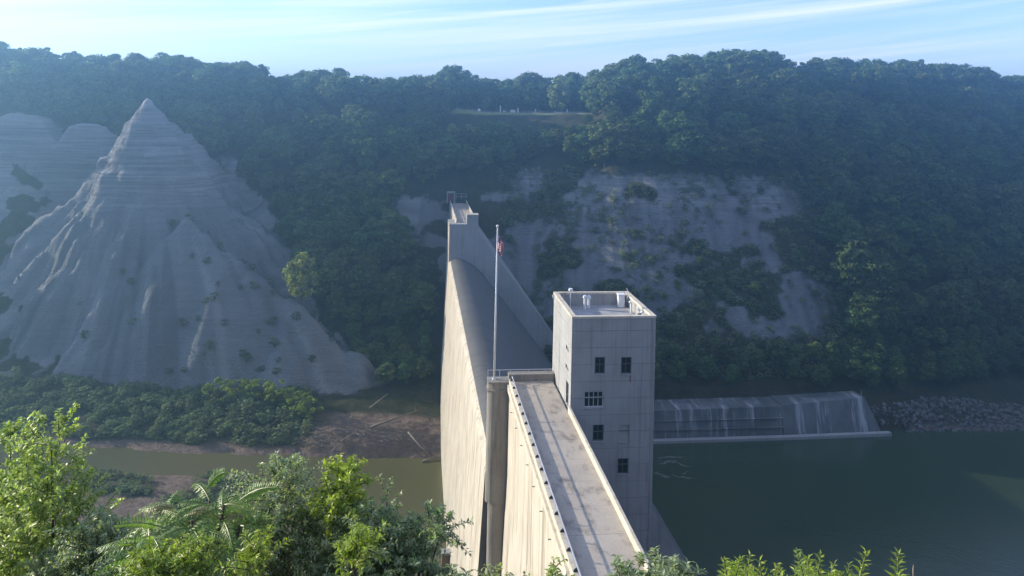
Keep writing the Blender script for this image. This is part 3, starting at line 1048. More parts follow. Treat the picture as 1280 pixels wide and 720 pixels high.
def window(rect, kind):
    a, b, c, d = rect
    y = F0 + 0.28
    wmat = M['wframe'] if kind == 'white' else M['frame']
    fw = 0.10 if kind != 'white' else 0.09
    if kind == 'blind':
        w = tpart(MB().box(a + 0.01, b - 0.01, y - 0.06, y + 0.1, c + 0.01, d - 0.01), 'blind_panel', M['pale'])
    else:
        cols, rows = (4, [0.0, 0.62, 1.0]) if kind == 'white' else (2, [0.0, 1.0])
        us = [a + fw + (b - a - 2 * fw) * k / cols for k in range(cols + 1)]
        vs = [c + fw + (d - c - 2 * fw) * r for r in rows]
        holes = [(us[i] + 0.045, us[i + 1] - 0.045, vs[j] + 0.045, vs[j + 1] - 0.045) for i in range(cols) for j in range(len(vs) - 1)]
        w = tpart(holed(a + 0.006, b - 0.006, c + 0.006, d - 0.006, holes, lambda u, v, k: (u, y - 0.05 + 0.12 * k, v)), 'window', wmat)
        for h in holes:
            tpart(MB().box(h[0] - 0.01, h[1] + 0.01, y + 0.0, y + 0.02, h[2] - 0.01, h[3] + 0.01), 'pane', M['glass'], w)
    tpart(MB().box(a - 0.12, b + 0.12, F0 - 0.10, F0 + 0.26, c - 0.16, c - 0.004) if kind != 'blind' else
          MB().box(a - 0.1, b + 0.1, F0 - 0.08, F0 + 0.2, c - 0.14, c - 0.004), 'sill', M['tower'], w)


for kind, rect in wins:
    window(rect, kind)
# back of the rooms, so that the openings stay dark
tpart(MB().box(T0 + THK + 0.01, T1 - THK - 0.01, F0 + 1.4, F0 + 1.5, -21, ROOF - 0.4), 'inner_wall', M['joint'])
d_ = tpart(MB().box(T0 + 0.3, T0 + 0.36, door_hole[0] + 0.02, door_hole[1] - 0.02, door_hole[2], door_hole[3] - 0.02), 'door', M['dark_metal'])
tpart(MB().box(T0 + 0.22, T0 + 0.296, door_hole[1] - 0.3, door_hole[1] - 0.2, 1.2, 1.4), 'handle', M['steel'], d_)
for h in left_holes[1:]:
    l_ = tpart(MB().box(T0 + 0.3, T0 + 0.34, h[0] + 0.01, h[1] - 0.01, h[2] + 0.01, h[3] - 0.01), 'louvre_window', M['dark_metal'])
    for k in range(3):
        z_ = h[2] + 0.1 + k * 0.18
        tpart(MB().box(T0 + 0.16, T0 + 0.296, h[0] + 0.02, h[1] - 0.02, z_, z_ + 0.05), 'slat', M['steel'], l_)
pv = front_rect(731, 524, 738, 531.5)
tpart(MB().box(pv[0], pv[1], F0 - 0.12, F0 - 0.004, pv[2], pv[3]), 'wall_plate', M['pale'])
rs = front_rect(787.2, 469, 788.4, 478)
tpart(MB().box(rs[0], rs[1], F0 - 0.006, F0 - 0.002, rs[2], rs[3]), 'rust_stain', M['rust'])
tpart(MB().tube([(T1 - 0.4, F0 - 0.06, -30), (T1 - 0.4, F0 - 0.06, TOP - 0.4)], 0.05, 6), 'downpipe', M['pale'])

# ------------------------------------------------------------------ flagpole and flag
fp = world_st(118.4, 12.25, 0.22)
pole = thing('flagpole', fp, PHI, 'tall thin white flagpole standing on the rounded pier of the dam', 'flagpole')
PH = 23.6
MB().tube([(0, 0, 0), (0, 0, PH * 0.5), (0, 0, PH)], [0.17, 0.13, 0.08], 10).build('shaft', M['white_metal'], pole, smooth_shade=True)
MB().tube([(0, 0, 0), (0, 0, 0.35)], [0.34, 0.26], 12).build('base_collar', M['steel'], pole)
bm = bmesh.new()
bmesh.ops.create_icosphere(bm, subdivisions=2, radius=0.22)
me = bpy.data.meshes.new('finial')
bm.to_mesh(me)
bm.free()
me.materials.append(M['white_metal'])
link('finial', me, pole).location = (0, 0, PH + 0.15)
MB().tube([(0.16, 0, 1.4), (0.11, 0, PH - 0.2)], 0.015, 5).build('halyard', M['white_metal'], pole)
# the flag hangs limp in folds
nu, nv = 26, 14
fv, ff, uvs = [], [], []
for j in range(nv + 1):
    v = j / nv
    for i in range(nu + 1):
        u = i / nu
        fall = u * 2.0
        x = 0.14 + 0.62 * u * (0.55 + 0.45 * v) + 0.10 * math.sin(u * 19 + v * 2)
        y = 0.30 * math.sin(u * 15 + 0.8 * v) * (0.35 + u * 0.65)
        z = -0.2 - (1 - v) * 1.75 - fall * (0.75 + 0.12 * math.sin(7 * u))
        fv.append((x, y, z))
        uvs.append((u, v))
for j in range(nv):
    for i in range(nu):
        a = j * (nu + 1) + i
        ff.append((a, a + 1, a + nu + 2, a + nu + 1))
me = mesh_of('flag', fv, ff, M['flag'], True)
uvl = me.uv_layers.new(name='cloth')
for l in me.loops:
    uvl.data[l.index].uv = uvs[l.vertex_index]
fl = link('flag', me)
fl.location = fp + Vector((0, 0, PH - 0.6))
fl.rotation_euler = (0, 0, R(-25))
fl.scale = (1.35, 1.35, 1.12)
md = fl.modifiers.new('cloth_thickness', 'SOLIDIFY')
md.thickness = 0.008
tag(fl, 'limp red, white and blue flag hanging near the top of the flagpole', 'flag')

# ------------------------------------------------------------------ wet training wall across the pool
wt = thing('weir_wall', world_st(245, 110, WATER), PHI,
           'long dark wet concrete wall streaked with trickling water at the far edge of the pool', 'wall')
WB = (110.0, 245.0, WATER)


def wpart(mb, name, mat, **kw):
    return mb.build(name, mat, wt, WB, **kw)


def battered(t0, t1, n, zt0, zt1, name, reach0, reach1):
    """wall face leaning back, as panels side by side"""
    for k in range(n):
        a, b = t0 + (t1 - t0) * k / n, t0 + (t1 - t0) * (k + 1) / n - 0.06
        fa, fb = k / n, (k + 1) / n
        za, zb = zt0 + (zt1 - zt0) * fa, zt0 + (zt1 - zt0) * fb
        ra, rb = reach0 + (reach1 - reach0) * fa, reach0 + (reach1 - reach0) * fb
        mb = MB()
        ys0, ys1 = 245.6 + 0.012 * (a - t0), 245.6 + 0.012 * (b - t0)
        mb.add([(a, ys0, -70), (b, ys1, -70), (b, ys1 + rb, zb), (a, ys0 + ra, za), (a, 258, -70), (b, 258, -70), (b, 258, zb - .02), (a, 258, za - .02)],
               [(0, 1, 2, 3), (4, 7, 6, 5), (3, 2, 6, 7), (0, 3, 7, 4), (1, 5, 6, 2), (0, 4, 5, 1)])
        wpart(mb, name, M['wet_wall'])


battered(58, 124.5, 9, -57.0, -56.6, 'wall_panel', 2.4, 2.4)
battered(124.56, 156, 4, -56.4, -55.2, 'wall_panel', 3.6, 5.4)
for z_, y_ in ((-60.0, 247.6), (-62.8, 246.9)):
    wpart(MB().box(60, 124.45, y_ - 0.30, y_ + 1.2, z_ - 0.16, z_), 'ledge', M['wet_wall'])
wpart(MB().prism([(58, -70), (58, -65.1), (124.5, -65.1), (124.5, -70)], 243.9, 245.9), 'toe_sill', M['pale'])
wpart(MB().add([(124.56, 243.9, -70), (162, 244.4, -70), (162, 246.2, -70), (124.56, 245.9, -70),
                (124.56, 243.9, -65.1), (162, 244.4, -64.9), (162, 246.2, -64.9), (124.56, 245.9, -65.1)],
               [(0, 3, 2, 1), (4, 5, 6, 7), (0, 1, 5, 4), (1, 2, 6, 5), (2, 3, 7, 6), (3, 0, 4, 7)]), 'toe_sill', M['pale'])
# sloped end of the wall
wpart(MB().add([(156, 245.98, -70), (162, 246.3, -70), (156, 251.3, -55.2), (156, 258, -70), (162, 258, -70), (156, 258, -55.2)],
               [(0, 1, 2), (3, 5, 4), (0, 2, 5, 3), (1, 4, 5, 2), (0, 3, 4, 1)]), 'wing_wall', M['wet_wall'])
wpart(MB().tube([(155.6, 252.5, -55.4), (155.6, 252.5, -53.4)], 0.09), 'rail_post', M['steel'])

# ------------------------------------------------------------------ riprap bank and foam (uncountable)
def icoblob():
    bm = bmesh.new()
    bmesh.ops.create_icosphere(bm, subdivisions=1, radius=1)
    v = np.array([x.co[:] for x in bm.verts])
    f = np.array([[q.index for q in p.verts] for p in bm.faces])
    bm.free()
    return v, f


iv, if_ = icoblob()
av, af, nvv = [], [], 0
rq = rng.uniform(0.475, 0.80, 2400)
rY = np.interp(640 + 960 * rq, [1080, 1180, 1280, 1500], [265, 267.5, 269.5, 284]) + rng.uniform(-1.2, 13, 2400)
rZ = terrain(rq * rY, rY)
for q, Y, z in zip(rq, rY, rZ):
    X = q * Y
    if z > -59.0 or z < -68:
        continue
    r = 0.22 + 0.6 * rng.random() ** 2
    vv = iv * (1 + rng.uniform(-0.28, 0.28, (len(iv), 1))) * r * rng.uniform(0.7, 1.3, 3)
    a = rng.uniform(0, 6.28)
    rot = np.array([[math.cos(a), -math.sin(a), 0], [math.sin(a), math.cos(a), 0], [0, 0, 1]])
    av.append(vv @ rot.T + [X, Y, z + 0.15 * r])
    af.append(if_ + nvv)
    nvv += len(iv)
tag(link('riprap', mesh_of('riprap', np.concatenate(av), np.concatenate(af), M['riprap'])),
    'grey broken stone piled along the right bank beside the wet wall', 'stones', kind='stuff')


# foam threads drifting from the outlet
M['foam'] = plain('foam', (0.13, 0.135, 0.10), 0.8, 0, 0.5, 0.6)
fvs, ffs = [], []
for (x0, y0, x1, y1, w) in ((818, 572, 858, 571, 0.5), (822, 581, 846, 576, 0.6), (836, 577, 866, 583, 0.35), (816, 590, 838, 595, 0.9), (836, 594, 872, 598, 0.4), (850, 592, 866, 590, 0.25)):
    a, b = atz(x0, y0, WATER + 0.02), atz(x1, y1, WATER + 0.02)
    n = 22
    st = len(fvs)
    for i in range(n + 1):
        p = a.lerp(b, i / n)
        wob = (float(fbm(np.array(i * 0.13 + x0), np.array(y0 * 0.7), 2)) - 0.5) * 4
        ww = w * 1.6 * (0.25 + float(vnoise(np.array(i * 0.9 + x0), np.array(3.0)))) * math.sin(math.pi * (i + 0.4) / (n + 0.8))
        fvs += [(p.x, p.y + wob - ww, WATER + 0.02), (p.x, p.y + wob + ww, WATER + 0.02)]
        if i:
            ffs.append((st + 2 * i - 2, st + 2 * i - 1, st + 2 * i + 1, st + 2 * i))
tag(link('foam', mesh_of('foam', fvs, ffs, M['foam'])), 'thin pale foam threads on the pool beside the tower', 'foam', kind='stuff')


# ------------------------------------------------------------------ foliage builders
def leaf_cards(centres, normals, size, jit=0.5, aspect=1.0):
    """leaf-sized bent quads; returns verts, faces"""
    n = len(centres)
    nrm = normals + rng.normal(0, jit, (n, 3))
    nrm /= np.linalg.norm(nrm, axis=1, keepdims=True) + 1e-9
    ref = rng.normal(0, 1, (n, 3))
    u = np.cross(nrm, ref)
    u /= np.linalg.norm(u, axis=1, keepdims=True) + 1e-9
    w = np.cross(nrm, u)
    sz = (size * rng.uniform(0.6, 1.3, n))[:, None]
    a = centres - u * sz * aspect
    b = centres + w * sz * 0.55 + nrm * sz * 0.18
    c = centres + u * sz * aspect
    d = centres - w * sz * 0.55 + nrm * sz * 0.18
    V = np.stack([a, b, c, d], 1).reshape(-1, 3)
    F = np.arange(4 * n).reshape(n, 4)
    return V, F


def crown_mesh(name, mat, seed, n_clump=46, per=62, jit=0.7, rx=0.30, zlo=0.18, zhi=1.0, size=0.036, shape='round'):
    r = np.random.default_rng(seed)
    cs, ns = [], []
    zc, zr = (zlo + zhi) / 2, (zhi - zlo) / 2
    k = 0
    while k < n_clump:
        p = r.uniform(-1, 1, 3)
        d = np.linalg.norm(p)
        if d > 1 or d < 0.45:
            continue
        if shape == 'cone':
            p[:2] *= 1 - 0.55 * (p[2] + 1) / 2
        k += 1
        c = np.array([p[0] * rx, p[1] * rx, zc + p[2] * zr]) * np.array([1, 1, 1])
        cr = 0.05 + 0.10 * r.random() ** 1.5
        q = r.normal(0, 1, (per, 3))
        q /= np.linalg.norm(q, axis=1, keepdims=True)
        q[:, 2] = np.where(r.random(per) < 0.8, np.abs(q[:, 2]), q[:, 2])
        rad = cr * r.uniform(0.55, 1.05, (per, 1))
        cs.append(c + q * rad)
        ns.append(q + np.array([0, 0, 0.25]))
    V, F = leaf_cards(np.concatenate(cs), np.concatenate(ns), size, jit)
    V[:, 2] *= 1.0 / V[:, 2].max()
    return mesh_of(name, V, F, mat)


def trunk_mesh(name, seed, top=0.7, rad=0.017):
    r = random.Random(seed)
    mb = MB()
    mb.tube([(0, 0, -0.06), (r.uniform(-.01, .01), 0, 0.2), (r.uniform(-.03, .03), r.uniform(-.03, .03), 0.45), (r.uniform(-.04, .04), r.uniform(-.04, .04), top)],
            [rad * 1.3, rad, rad * 0.75, rad * 0.25], 6)
    for k in range(5):
        a = r.uniform(0, 6.28)
        z = r.uniform(0.28, 0.55)
        l = r.uniform(0.14, 0.24)
        mb.tube([(0, 0, z), (math.cos(a) * l * 0.5, math.sin(a) * l * 0.5, z + l * 0.5), (math.cos(a) * l, math.sin(a) * l, z + l * 0.85)], [rad * 0.5, rad * 0.3, rad * 0.1], 5)
    return mesh_of(name, mb.v, mb.f, M['bark'])


KINDS = [dict(seed=11, n_clump=64), dict(seed=12, rx=0.25, shape='cone', n_clump=60), dict(seed=13, rx=0.36, n_clump=72), dict(seed=14, rx=0.28, zlo=0.12, n_clump=56),
         dict(seed=15, rx=0.22, zlo=0.2, n_clump=44), dict(seed=16, rx=0.33, zlo=0.1, n_clump=48, per=70)]
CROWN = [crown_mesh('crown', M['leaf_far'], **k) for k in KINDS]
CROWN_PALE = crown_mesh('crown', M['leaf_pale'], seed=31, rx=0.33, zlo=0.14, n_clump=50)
TRUNK = [trunk_mesh('trunk', 50 + k) for k in range(6)]
SHRUB = [crown_mesh('foliage', M['leaf_scrub'], seed=70 + k, n_clump=22, per=46, rx=0.52, zlo=0.05, zhi=1.0, size=0.05) for k in range(3)]
SHRUB_DARK = [crown_mesh('foliage', M['leaf_far'], seed=80 + k, n_clump=22, per=46, rx=0.5, zlo=0.05, zhi=1.0, size=0.05) for k in range(2)]
M['leaf_bank'] = leaf_mat('sun_painted_bush_leaves', (0.22, 0.30, 0.07), (0.36, 0.43, 0.10), 0.48, 0.2, 5.0, hv=0.01, vv=0.2)  # brightened leaf colour puts sunlight into the bank bushes
SHRUB_SUN_PAINTED = [crown_mesh('foliage', M['leaf_bank'], seed=75 + k, n_clump=26, per=46, rx=0.52, zlo=0.05, zhi=1.0, size=0.05) for k in range(2)]
SHRUB_STEM = trunk_mesh('stem', 90, 0.5, 0.02)


def place(name, loc, h, parts, label, cat, group=None, wide=1.0):
    o = link(name, None)
    o.location = loc
    o.scale = (h * wide, h * wide, h)
    o.rotation_euler = (0, 0, random.uniform(0, 6.28))
    for nm, me in parts:
        link(nm, me, o)
    return tag(o, label, cat, group)


# ------------------------------------------------------------------ forest on the gorge wall
SKY_X = [-60, 0, 60, 130, 200, 260, 300, 320, 335, 350, 380, 420, 450, 500, 540, 565, 592, 640, 665, 690, 740, 790, 850, 900, 960, 985, 1000, 1050, 1100, 1170, 1230, 1250, 1280, 1340]
SKY_Y = [46, 50, 62, 68, 65, 75, 78, 72, 90, 98, 85, 85, 95, 97, 92, 80, 96, 97, 90, 96, 86, 70, 62, 62, 62, 80, 75, 70, 72, 75, 85, 95, 95, 98]
dd_ = 287.0
pb = atd(376, 372, dd_)
gz = ground(pb.x, pb.y) - 0.3
N = 60000
q = rng.uniform(-0.74, 0.74, N)
Yc = rng.uniform(258, 520, N)
Xc = q * Yc
Zc, rk, lw, md_ = terrain(Xc, Yc, True)
rim = np.interp(640 + 960 * q, _ck, [COLS[k][-1][0] for k in _ck])
keep = (Zc > -57) & (rk < 0.4) & (lw < 0.2) & (Yc < rim + 22 + 50 * ((640 + 960 * q > 545) & (640 + 960 * q < 742)))
sc_, tc_ = st_of(Xc, Yc)
keep &= ~((sc_ < 356) & (tc_ > 4) & (tc_ < 70))
keep &= ~((sc_ < 352) & (tc_ > -4) & (tc_ <= 4) & (Zc > -30))
pxc = 640 + 960 * q
lawn_cols = (pxc > 545) & (pxc < 742)
keep &= ~(lawn_cols & (Yc > 376) & (Yc < 432))         # open bank and lawn
keep &= ~((Xc < -160) & (Yc < 300))
keep &= ~((Xc < -165) & (Zc < 22) & (Yc < 352))
keep &= ~((pxc > 335) & (pxc < 408) & (Yc < dd_ + 3) & (project(np.stack([Xc, Yc, Zc + 15], -1))[1] < 385))
scree_zone = (Xc > 14) & (Xc < 135) & (Zc > -48) & (Zc < 16)
cand = np.nonzero(keep)[0]
chosen, grid = [], {}
for i in cand:
    zone = bool(scree_zone[i])
    rmin = rng.uniform(4.8, 8.0) if not zone else 9.0
    if Yc[i] > rim[i] + 6:
        rmin = 6.5
    key = (int(Xc[i] // 8), int(Yc[i] // 8))
    ok = True
    for dx in (-1, 0, 1):
        for dy in (-1, 0, 1):
            for j in grid.get((key[0] + dx, key[1] + dy), ()):
                if (Xc[i] - Xc[j]) ** 2 + (Yc[i] - Yc[j]) ** 2 + 0.35 * (Zc[i] - Zc[j]) ** 2 < rmin * rmin:
                    ok = False
    if ok:
        grid.setdefault(key, []).append(i)
        chosen.append(i)
chosen = np.array([i for i in chosen if not scree_zone[i] or rng.random() < 0.3])
H_ = 9 + 12 * rng.random(len(chosen)) ** 1.3
info = []
for n_, i in enumerate(chosen):
    p, Y, X, Z = pxc[i], Yc[i], Xc[i], Zc[i]
    top = atd(p, float(np.interp(p, SKY_X, SKY_Y)), Y).z
    h = H_[n_]
    at_rim = Y > rim[i] - 6
    if at_rim:
        h = min(max((top - Z) * rng.uniform(0.70, 1.06), 8), 26)
    h = min(h, max((top - Z) * 1.05, 4))
    if 548 < p < 745 and Y < 430:
        h = max(min(h, atd(p, rng.uniform(150, 162), Y).z - Z), 2.5)
    if scree_zone[i]:
        h = rng.uniform(3, 6.5)
    if Z < -46:
        h = min(h, 9)
    if 545 < p < 745 and 372 < Y < 390:
        h = rng.uniform(2.5, 5)
    info.append((X, Y, Z, h, p, at_rim, bool(scree_zone[i])))
# which show largest: rim trees first, then by size in the picture
score = np.array([(1.7 if a else 1.0) * h / Y * 960 for X, Y, Z, h, p, a, s in info])
score[np.array([(abs(p - 640) > 650) or s for X, Y, Z, h, p, a, s in info])] = 0
order = np.argsort(-score)
single = set(order[:290].tolist())


SKY_PLACES = [(60, 'at the left edge of the picture'), (120, 'above the two small cliff peaks at the left'), (175, 'just left of the pyramid cliff tip'),
              (230, 'just right of the pyramid cliff tip'), (300, 'right of the pyramid cliff'), (340, 'on the last high hump left of the dip'),
              (400, 'just right of the dip at the left'), (460, 'above the lone pale tree'), (520, 'midway between the dip and the lawn'), (552, 'close left of the lawn'),
              (600, 'behind the left end of the lawn'), (650, 'behind the notice board'), (690, 'behind the middle of the lawn'), (745, 'behind the right end of the lawn'),
              (790, 'where it rises right of the lawn'), (830, 'above the tower'), (880, 'right of the tower on the highest hump'), (930, 'on the right half of the highest hump'),
              (975, 'at the right end of the highest hump'), (1020, 'in the notch right of the highest hump'), (1080, 'above the left part of the right slope'),
              (1140, 'above the middle of the right slope'), (1200, 'above the stone bank'), (1400, 'at the right edge of the picture')]
SLOPE_PLACES = [(120, 'above the small cliff peaks'), (230, 'above the pyramid cliff'), (300, 'close right of the pyramid tip'), (370, 'above the lone pale tree'),
                (430, 'right of the lone pale tree'), (500, 'midway between pyramid cliff and dam'), (565, 'just left of the dam end'), (640, 'above the dam end'),
                (720, 'below the lawn'), (800, 'above the tower'), (880, 'right above the tower roof'), (960, 'above the scree'), (1040, 'at the right edge of the scree'),
                (1110, 'above the end of the wet wall'), (1180, 'above the left part of the stone bank'), (1400, 'at the right edge above the stone bank')]


def tree_label(p, rimtree, h, py):
    w = next(t for lim, t in (SKY_PLACES if rimtree else SLOPE_PLACES) if p < lim)
    if rimtree:
        size = 'tall' if h > 17 else ('mid-sized' if h > 13 else 'low')
        return '%s dark tree on the skyline %s' % (size, w), 'skyline trees ' + w
    band = 'high' if py < 190 else ('halfway up' if py < 320 else 'low')
    size = 'big' if h > 15 else 'smaller'
    return '%s shaded tree %s on the slope %s' % (size, band, w), 'slope trees ' + w


first = {}
rest = []
for n_, (X, Y, Z, h, p, a, s) in enumerate(info):
    k = (n_ * 7 + int(X)) % 6
    if n_ in single:
        lb, gr = tree_label(p, a, h, float(project((X, Y, Z + h))[1]))
        o = place('broadleaf_tree', (X, Y, Z - 0.2), h, (('trunk', TRUNK[k]), ('crown', CROWN[k])), lb, 'tree', gr, wide=random.uniform(1.0, 1.3) if h > 11 else 1.3)
        for c in o.children:
            if c.name.startswith('crown'):
                first.setdefault(k, c)
    else:
        rest.append((X, Y, Z, h, k))


def scatter(name, pts, sources, label, cat, wide=(1.0, 1.35)):
    """points (x, y, z, size, source index) -> one object of instances"""
    me = mesh_of(name, [(x, y, z) for x, y, z, h, k in pts], [])
    n = len(pts)
    a = me.attributes.new('size', 'FLOAT_VECTOR', 'POINT')
    wd = rng.uniform(*wide, n)
    hs = np.array([p[3] for p in pts])
    a.data.foreach_set('vector', np.stack([hs * wd, hs * wd, hs], 1).astype(np.float32).ravel())
    a = me.attributes.new('turn', 'FLOAT_VECTOR', 'POINT')
    a.data.foreach_set('vector', np.stack([np.zeros(n), np.zeros(n), rng.uniform(0, 6.28, n)], 1).astype(np.float32).ravel())
    a = me.attributes.new('source', 'INT', 'POINT')
    a.data.foreach_set('value', np.array([p[4] for p in pts], dtype=np.int32))
    o = link(name, me)
    ng = bpy.data.node_groups.new(name + '_scatter', 'GeometryNodeTree')
    ng.interface.new_socket('Geometry', in_out='INPUT', socket_type='NodeSocketGeometry')
    ng.interface.new_socket('Geometry', in_out='OUTPUT', socket_type='NodeSocketGeometry')
    gi, go = ng.nodes.new('NodeGroupInput'), ng.nodes.new('NodeGroupOutput')
    join = ng.nodes.new('GeometryNodeJoinGeometry')

    def attr(nm, typ):
        nd = ng.nodes.new('GeometryNodeInputNamedAttribute')
        nd.data_type = typ
        nd.inputs['Name'].default_value = nm
        return nd.outputs[0]

    sz, tn, src = attr('size', 'FLOAT_VECTOR'), attr('turn', 'FLOAT_VECTOR'), attr('source', 'INT')
    for k, ob in enumerate(sources):
        oi = ng.nodes.new('GeometryNodeObjectInfo')
        oi.inputs['Object'].default_value = ob
        oi.inputs['As Instance'].default_value = True
        cmp_ = ng.nodes.new('FunctionNodeCompare')
        cmp_.data_type = 'INT'
        cmp_.operation = 'EQUAL'
        ng.links.new(src, cmp_.inputs['A'] if cmp_.inputs['A'].type == 'INT' else cmp_.inputs[2])
        [s for s in cmp_.inputs if s.name == 'B' and s.type == 'INT'][0].default_value = k
        ip = ng.nodes.new('GeometryNodeInstanceOnPoints')
        ng.links.new(gi.outputs[0], ip.inputs['Points'])
        ng.links.new(cmp_.outputs[0], ip.inputs['Selection'])
        ng.links.new(oi.outputs['Geometry'], ip.inputs['Instance'])
        e2r = ng.nodes.new('FunctionNodeEulerToRotation')
        ng.links.new(tn, e2r.inputs[0])
        ng.links.new(e2r.outputs[0], ip.inputs['Rotation'])
        ng.links.new(sz, ip.inputs['Scale'])
        ng.links.new(ip.outputs[0], join.inputs[0])
    ng.links.new(join.outputs[0], go.inputs[0])
    o.modifiers.new('scatter', 'NODES').node_group = ng
    return tag(o, label, cat, kind='stuff')


for k in range(420):                      # undergrowth along the rim
    p_ = rng.uniform(-40, 1320)
    if 540 < p_ < 752:
        continue
    Y = float(np.interp(p_, _ck, [COLS[c][-1][0] for c in _ck])) + rng.uniform(-4, 16)
    X = (p_ - 640) / 960 * Y
    rest.append((X, Y, ground(X, Y) - 0.6, rng.uniform(5, 8), int(rng.integers(0, 6))))
for k in range(150):
    p_ = rng.uniform(540, 752)
    Y = rng.uniform(446, 478)
    X = (p_ - 640) / 960 * Y
    rest.append((X, Y, ground(X, Y) - 0.8, rng.uniform(5, 9), int(rng.integers(0, 6))))
srcs = [first[k] for k in range(6)]
scatter('forest', rest, srcs, 'dense shaded wood covering the far gorge slope', 'wood')

# individually placed trees
place('broadleaf_tree', (pb.x, pb.y, gz), atd(372, 314, dd_).z - gz, (('trunk', TRUNK[2]), ('crown', CROWN_PALE)),
      'pale sunlit tree alone at the right edge of the pyramid cliff', 'tree', wide=0.95)


def rim_tree(px, ybase, ytop, d, pale, label, wide=1.0, k=0):
    b = atd(px, ybase, d)
    g_ = ground(b.x, b.y)
    return place('broadleaf_tree', (b.x, b.y, g_ - 0.1), atd(px, ytop, d).z - g_, (('trunk', TRUNK[k]), ('crown', CROWN_PALE if pale else CROWN[k])), label, 'tree', wide=wide)


rim_tree(697, 138, 97, 426, True, 'bright yellow-green tree standing alone on the lawn at the rim', 0.95)
rim_tree(566, 138, 79, 424, False, 'tall round tree at the left end of the lawn fence', 1.05, 2)
rim_tree(664, 138, 88, 440, False, 'smooth rounded tree behind the lawn, left of the bright one', 1.1, 2)
rim_tree(607, 138, 120, 414, False, 'small leaning tree beside the fence on the lawn', 0.9, 1)
for px, y1, y0, d, lb in ((757, 190, 155, 372, 'pale bushy tree catching light on the slope right of the lawn'),
                          (540, 178, 150, 372, 'leftmost of the pale bushes in a row under the lawn'),
                          (566, 180, 154, 372, 'middle one of the pale bushes in a row under the lawn'),
                          (587, 180, 155, 372, 'rightmost of the pale bushes in a row under the lawn at left'),
                          (676, 184, 156, 374, 'pale rounded bush under the lawn below the bright tree'),
                          (706, 186, 158, 374, 'pale bush right of another one under the lawn'),
                          (820, 192, 150, 376, 'greyish sunlit tree on the wooded slope right of the lawn'),
                          (1082, 155, 128, 410, 'small sunlit tree crown high on the right slope'),
                          (1180, 130, 94, 445, 'wide sunlit tree crown under the skyline at the right')):
    rim_tree(px, y1, y0, d, True, lb, 1.15)

# scrub along the far bank, on the cliff and over the scree
pts = []
for k in range(4200):
    qx = rng.uniform(-0.70, -0.255)
    Y = rng.uniform(238, 275)
    X = qx * Y
    pts.append((X, Y))
P = np.array(pts)
z, rk, lw, mm = terrain(P[:, 0], P[:, 1], True)
ok = (z > -65.2) & (z < -48) & (fbm(P[:, 0] * 0.12, P[:, 1] * 0.16, 3) > 0.40) & (rk < 0.5) & (mm < 0.45)
bank = [(x, y, zz - 0.2, 0.7 + 2.6 * rng.random() ** 2, int(rng.integers(0, 3))) for (x, y), zz, o_ in zip(P, z, ok) if o_]
P = np.stack([rng.uniform(-168, -56, 2200), rng.uniform(165, 230, 2200)], 1)
z, rk, lw, mm = terrain(P[:, 0], P[:, 1], True)
bank += [(x, y, zz - 0.1, rng.uniform(0.8, 2.2), int(rng.integers(0, 3))) for (x, y), zz, m_ in zip(P, z, mm) if zz > -65 and m_ < 0.35]

shr_first = {}
bushes = [(275, 497, 'leftmost of the sunlit bushes along the far bank'), (300, 492, 'tall sunlit bush second from the left on the far bank'),
          (322, 494, 'sunlit bush in the middle of the bright clump on the far bank'), (345, 500, 'sunlit bush right of the middle of the bright clump'),
          (368, 505, 'bright green bush near the right end of the bank clump'), (386, 512, 'small rightmost bush of the bright clump on the bank'),
          (330, 528, 'pale bush in front of the bright clump by the water'), (352, 540, 'pale low bush nearest the water left of the debris bank'),
          (310, 520, 'pale bush in front of the bright clump at its left')]
for n_, (px, py, lb) in enumerate(bushes):
    p = atz(px, py, -59 if py < 515 else -62.5)
    g_ = ground(p.x, p.y)
    o = place('riverside_bush', (p.x, p.y, g_ - 0.2), random.uniform(6.0, 8.0) if n_ < 6 else random.uniform(4, 5.5), (('stem', SHRUB_STEM), ('foliage', SHRUB_SUN_PAINTED[n_ % 2] if n_ < 6 else SHRUB[n_ % 3])), lb, 'bush', wide=1.3)
    for c in o.children:
        if c.name.startswith('foliage') and n_ >= 6:
            shr_first.setdefault(n_ % 3, c)
ssrc = [shr_first[k] for k in range(3)]
scatter('riverside_scrub', bank, ssrc, 'low grey-green scrub covering the river banks under the pyramid cliff', 'scrub', (1.0, 1.5))

# shrubs dotted over the cliff and the scree: countable ones
cl_pts = []
tries = 0
while len(cl_pts) < 64 and tries < 4000:
    tries += 1
    X, Y = rng.uniform(-165, -62), rng.uniform(272, 312)
    z_, rk, lw, mm = terrain(np.array([X]), np.array([Y]), True)
    if rk[0] < 0.8 or z_[0] > -4 or z_[0] < -56 or (X < -120 and rng.random() < 0.7):
        continue
    cl_pts.append((X, Y, z_[0]))
for n_, (X, Y, z_) in enumerate(cl_pts):
    sp_, sq_ = project((X, Y, z_))
    wh_ = ('left' if sp_ < 200 else 'middle' if sp_ < 300 else 'right') + (' upper' if sq_ < 370 else ' lower')
    place('cliff_shrub', (X, Y, z_ - 0.3), rng.uniform(1.5, 3.8), (('stem', SHRUB_STEM), ('foliage', SHRUB_DARK[n_ % 2])),
          'small dark shrub clinging to the %s face of the pyramid cliff' % wh_, 'shrub', 'shrubs on the %s pyramid cliff' % wh_, wide=1.2)
sc_pts = []
scr_rest = []
Xs, Ys = rng.uniform(-5, 145, 5200), rng.uniform(262, 365, 5200)
z_, rk, lw, mm = terrain(Xs, Ys, True)
dens = fbm(Xs * 0.06 + 9, Ys * 0.06 + 4, 3)
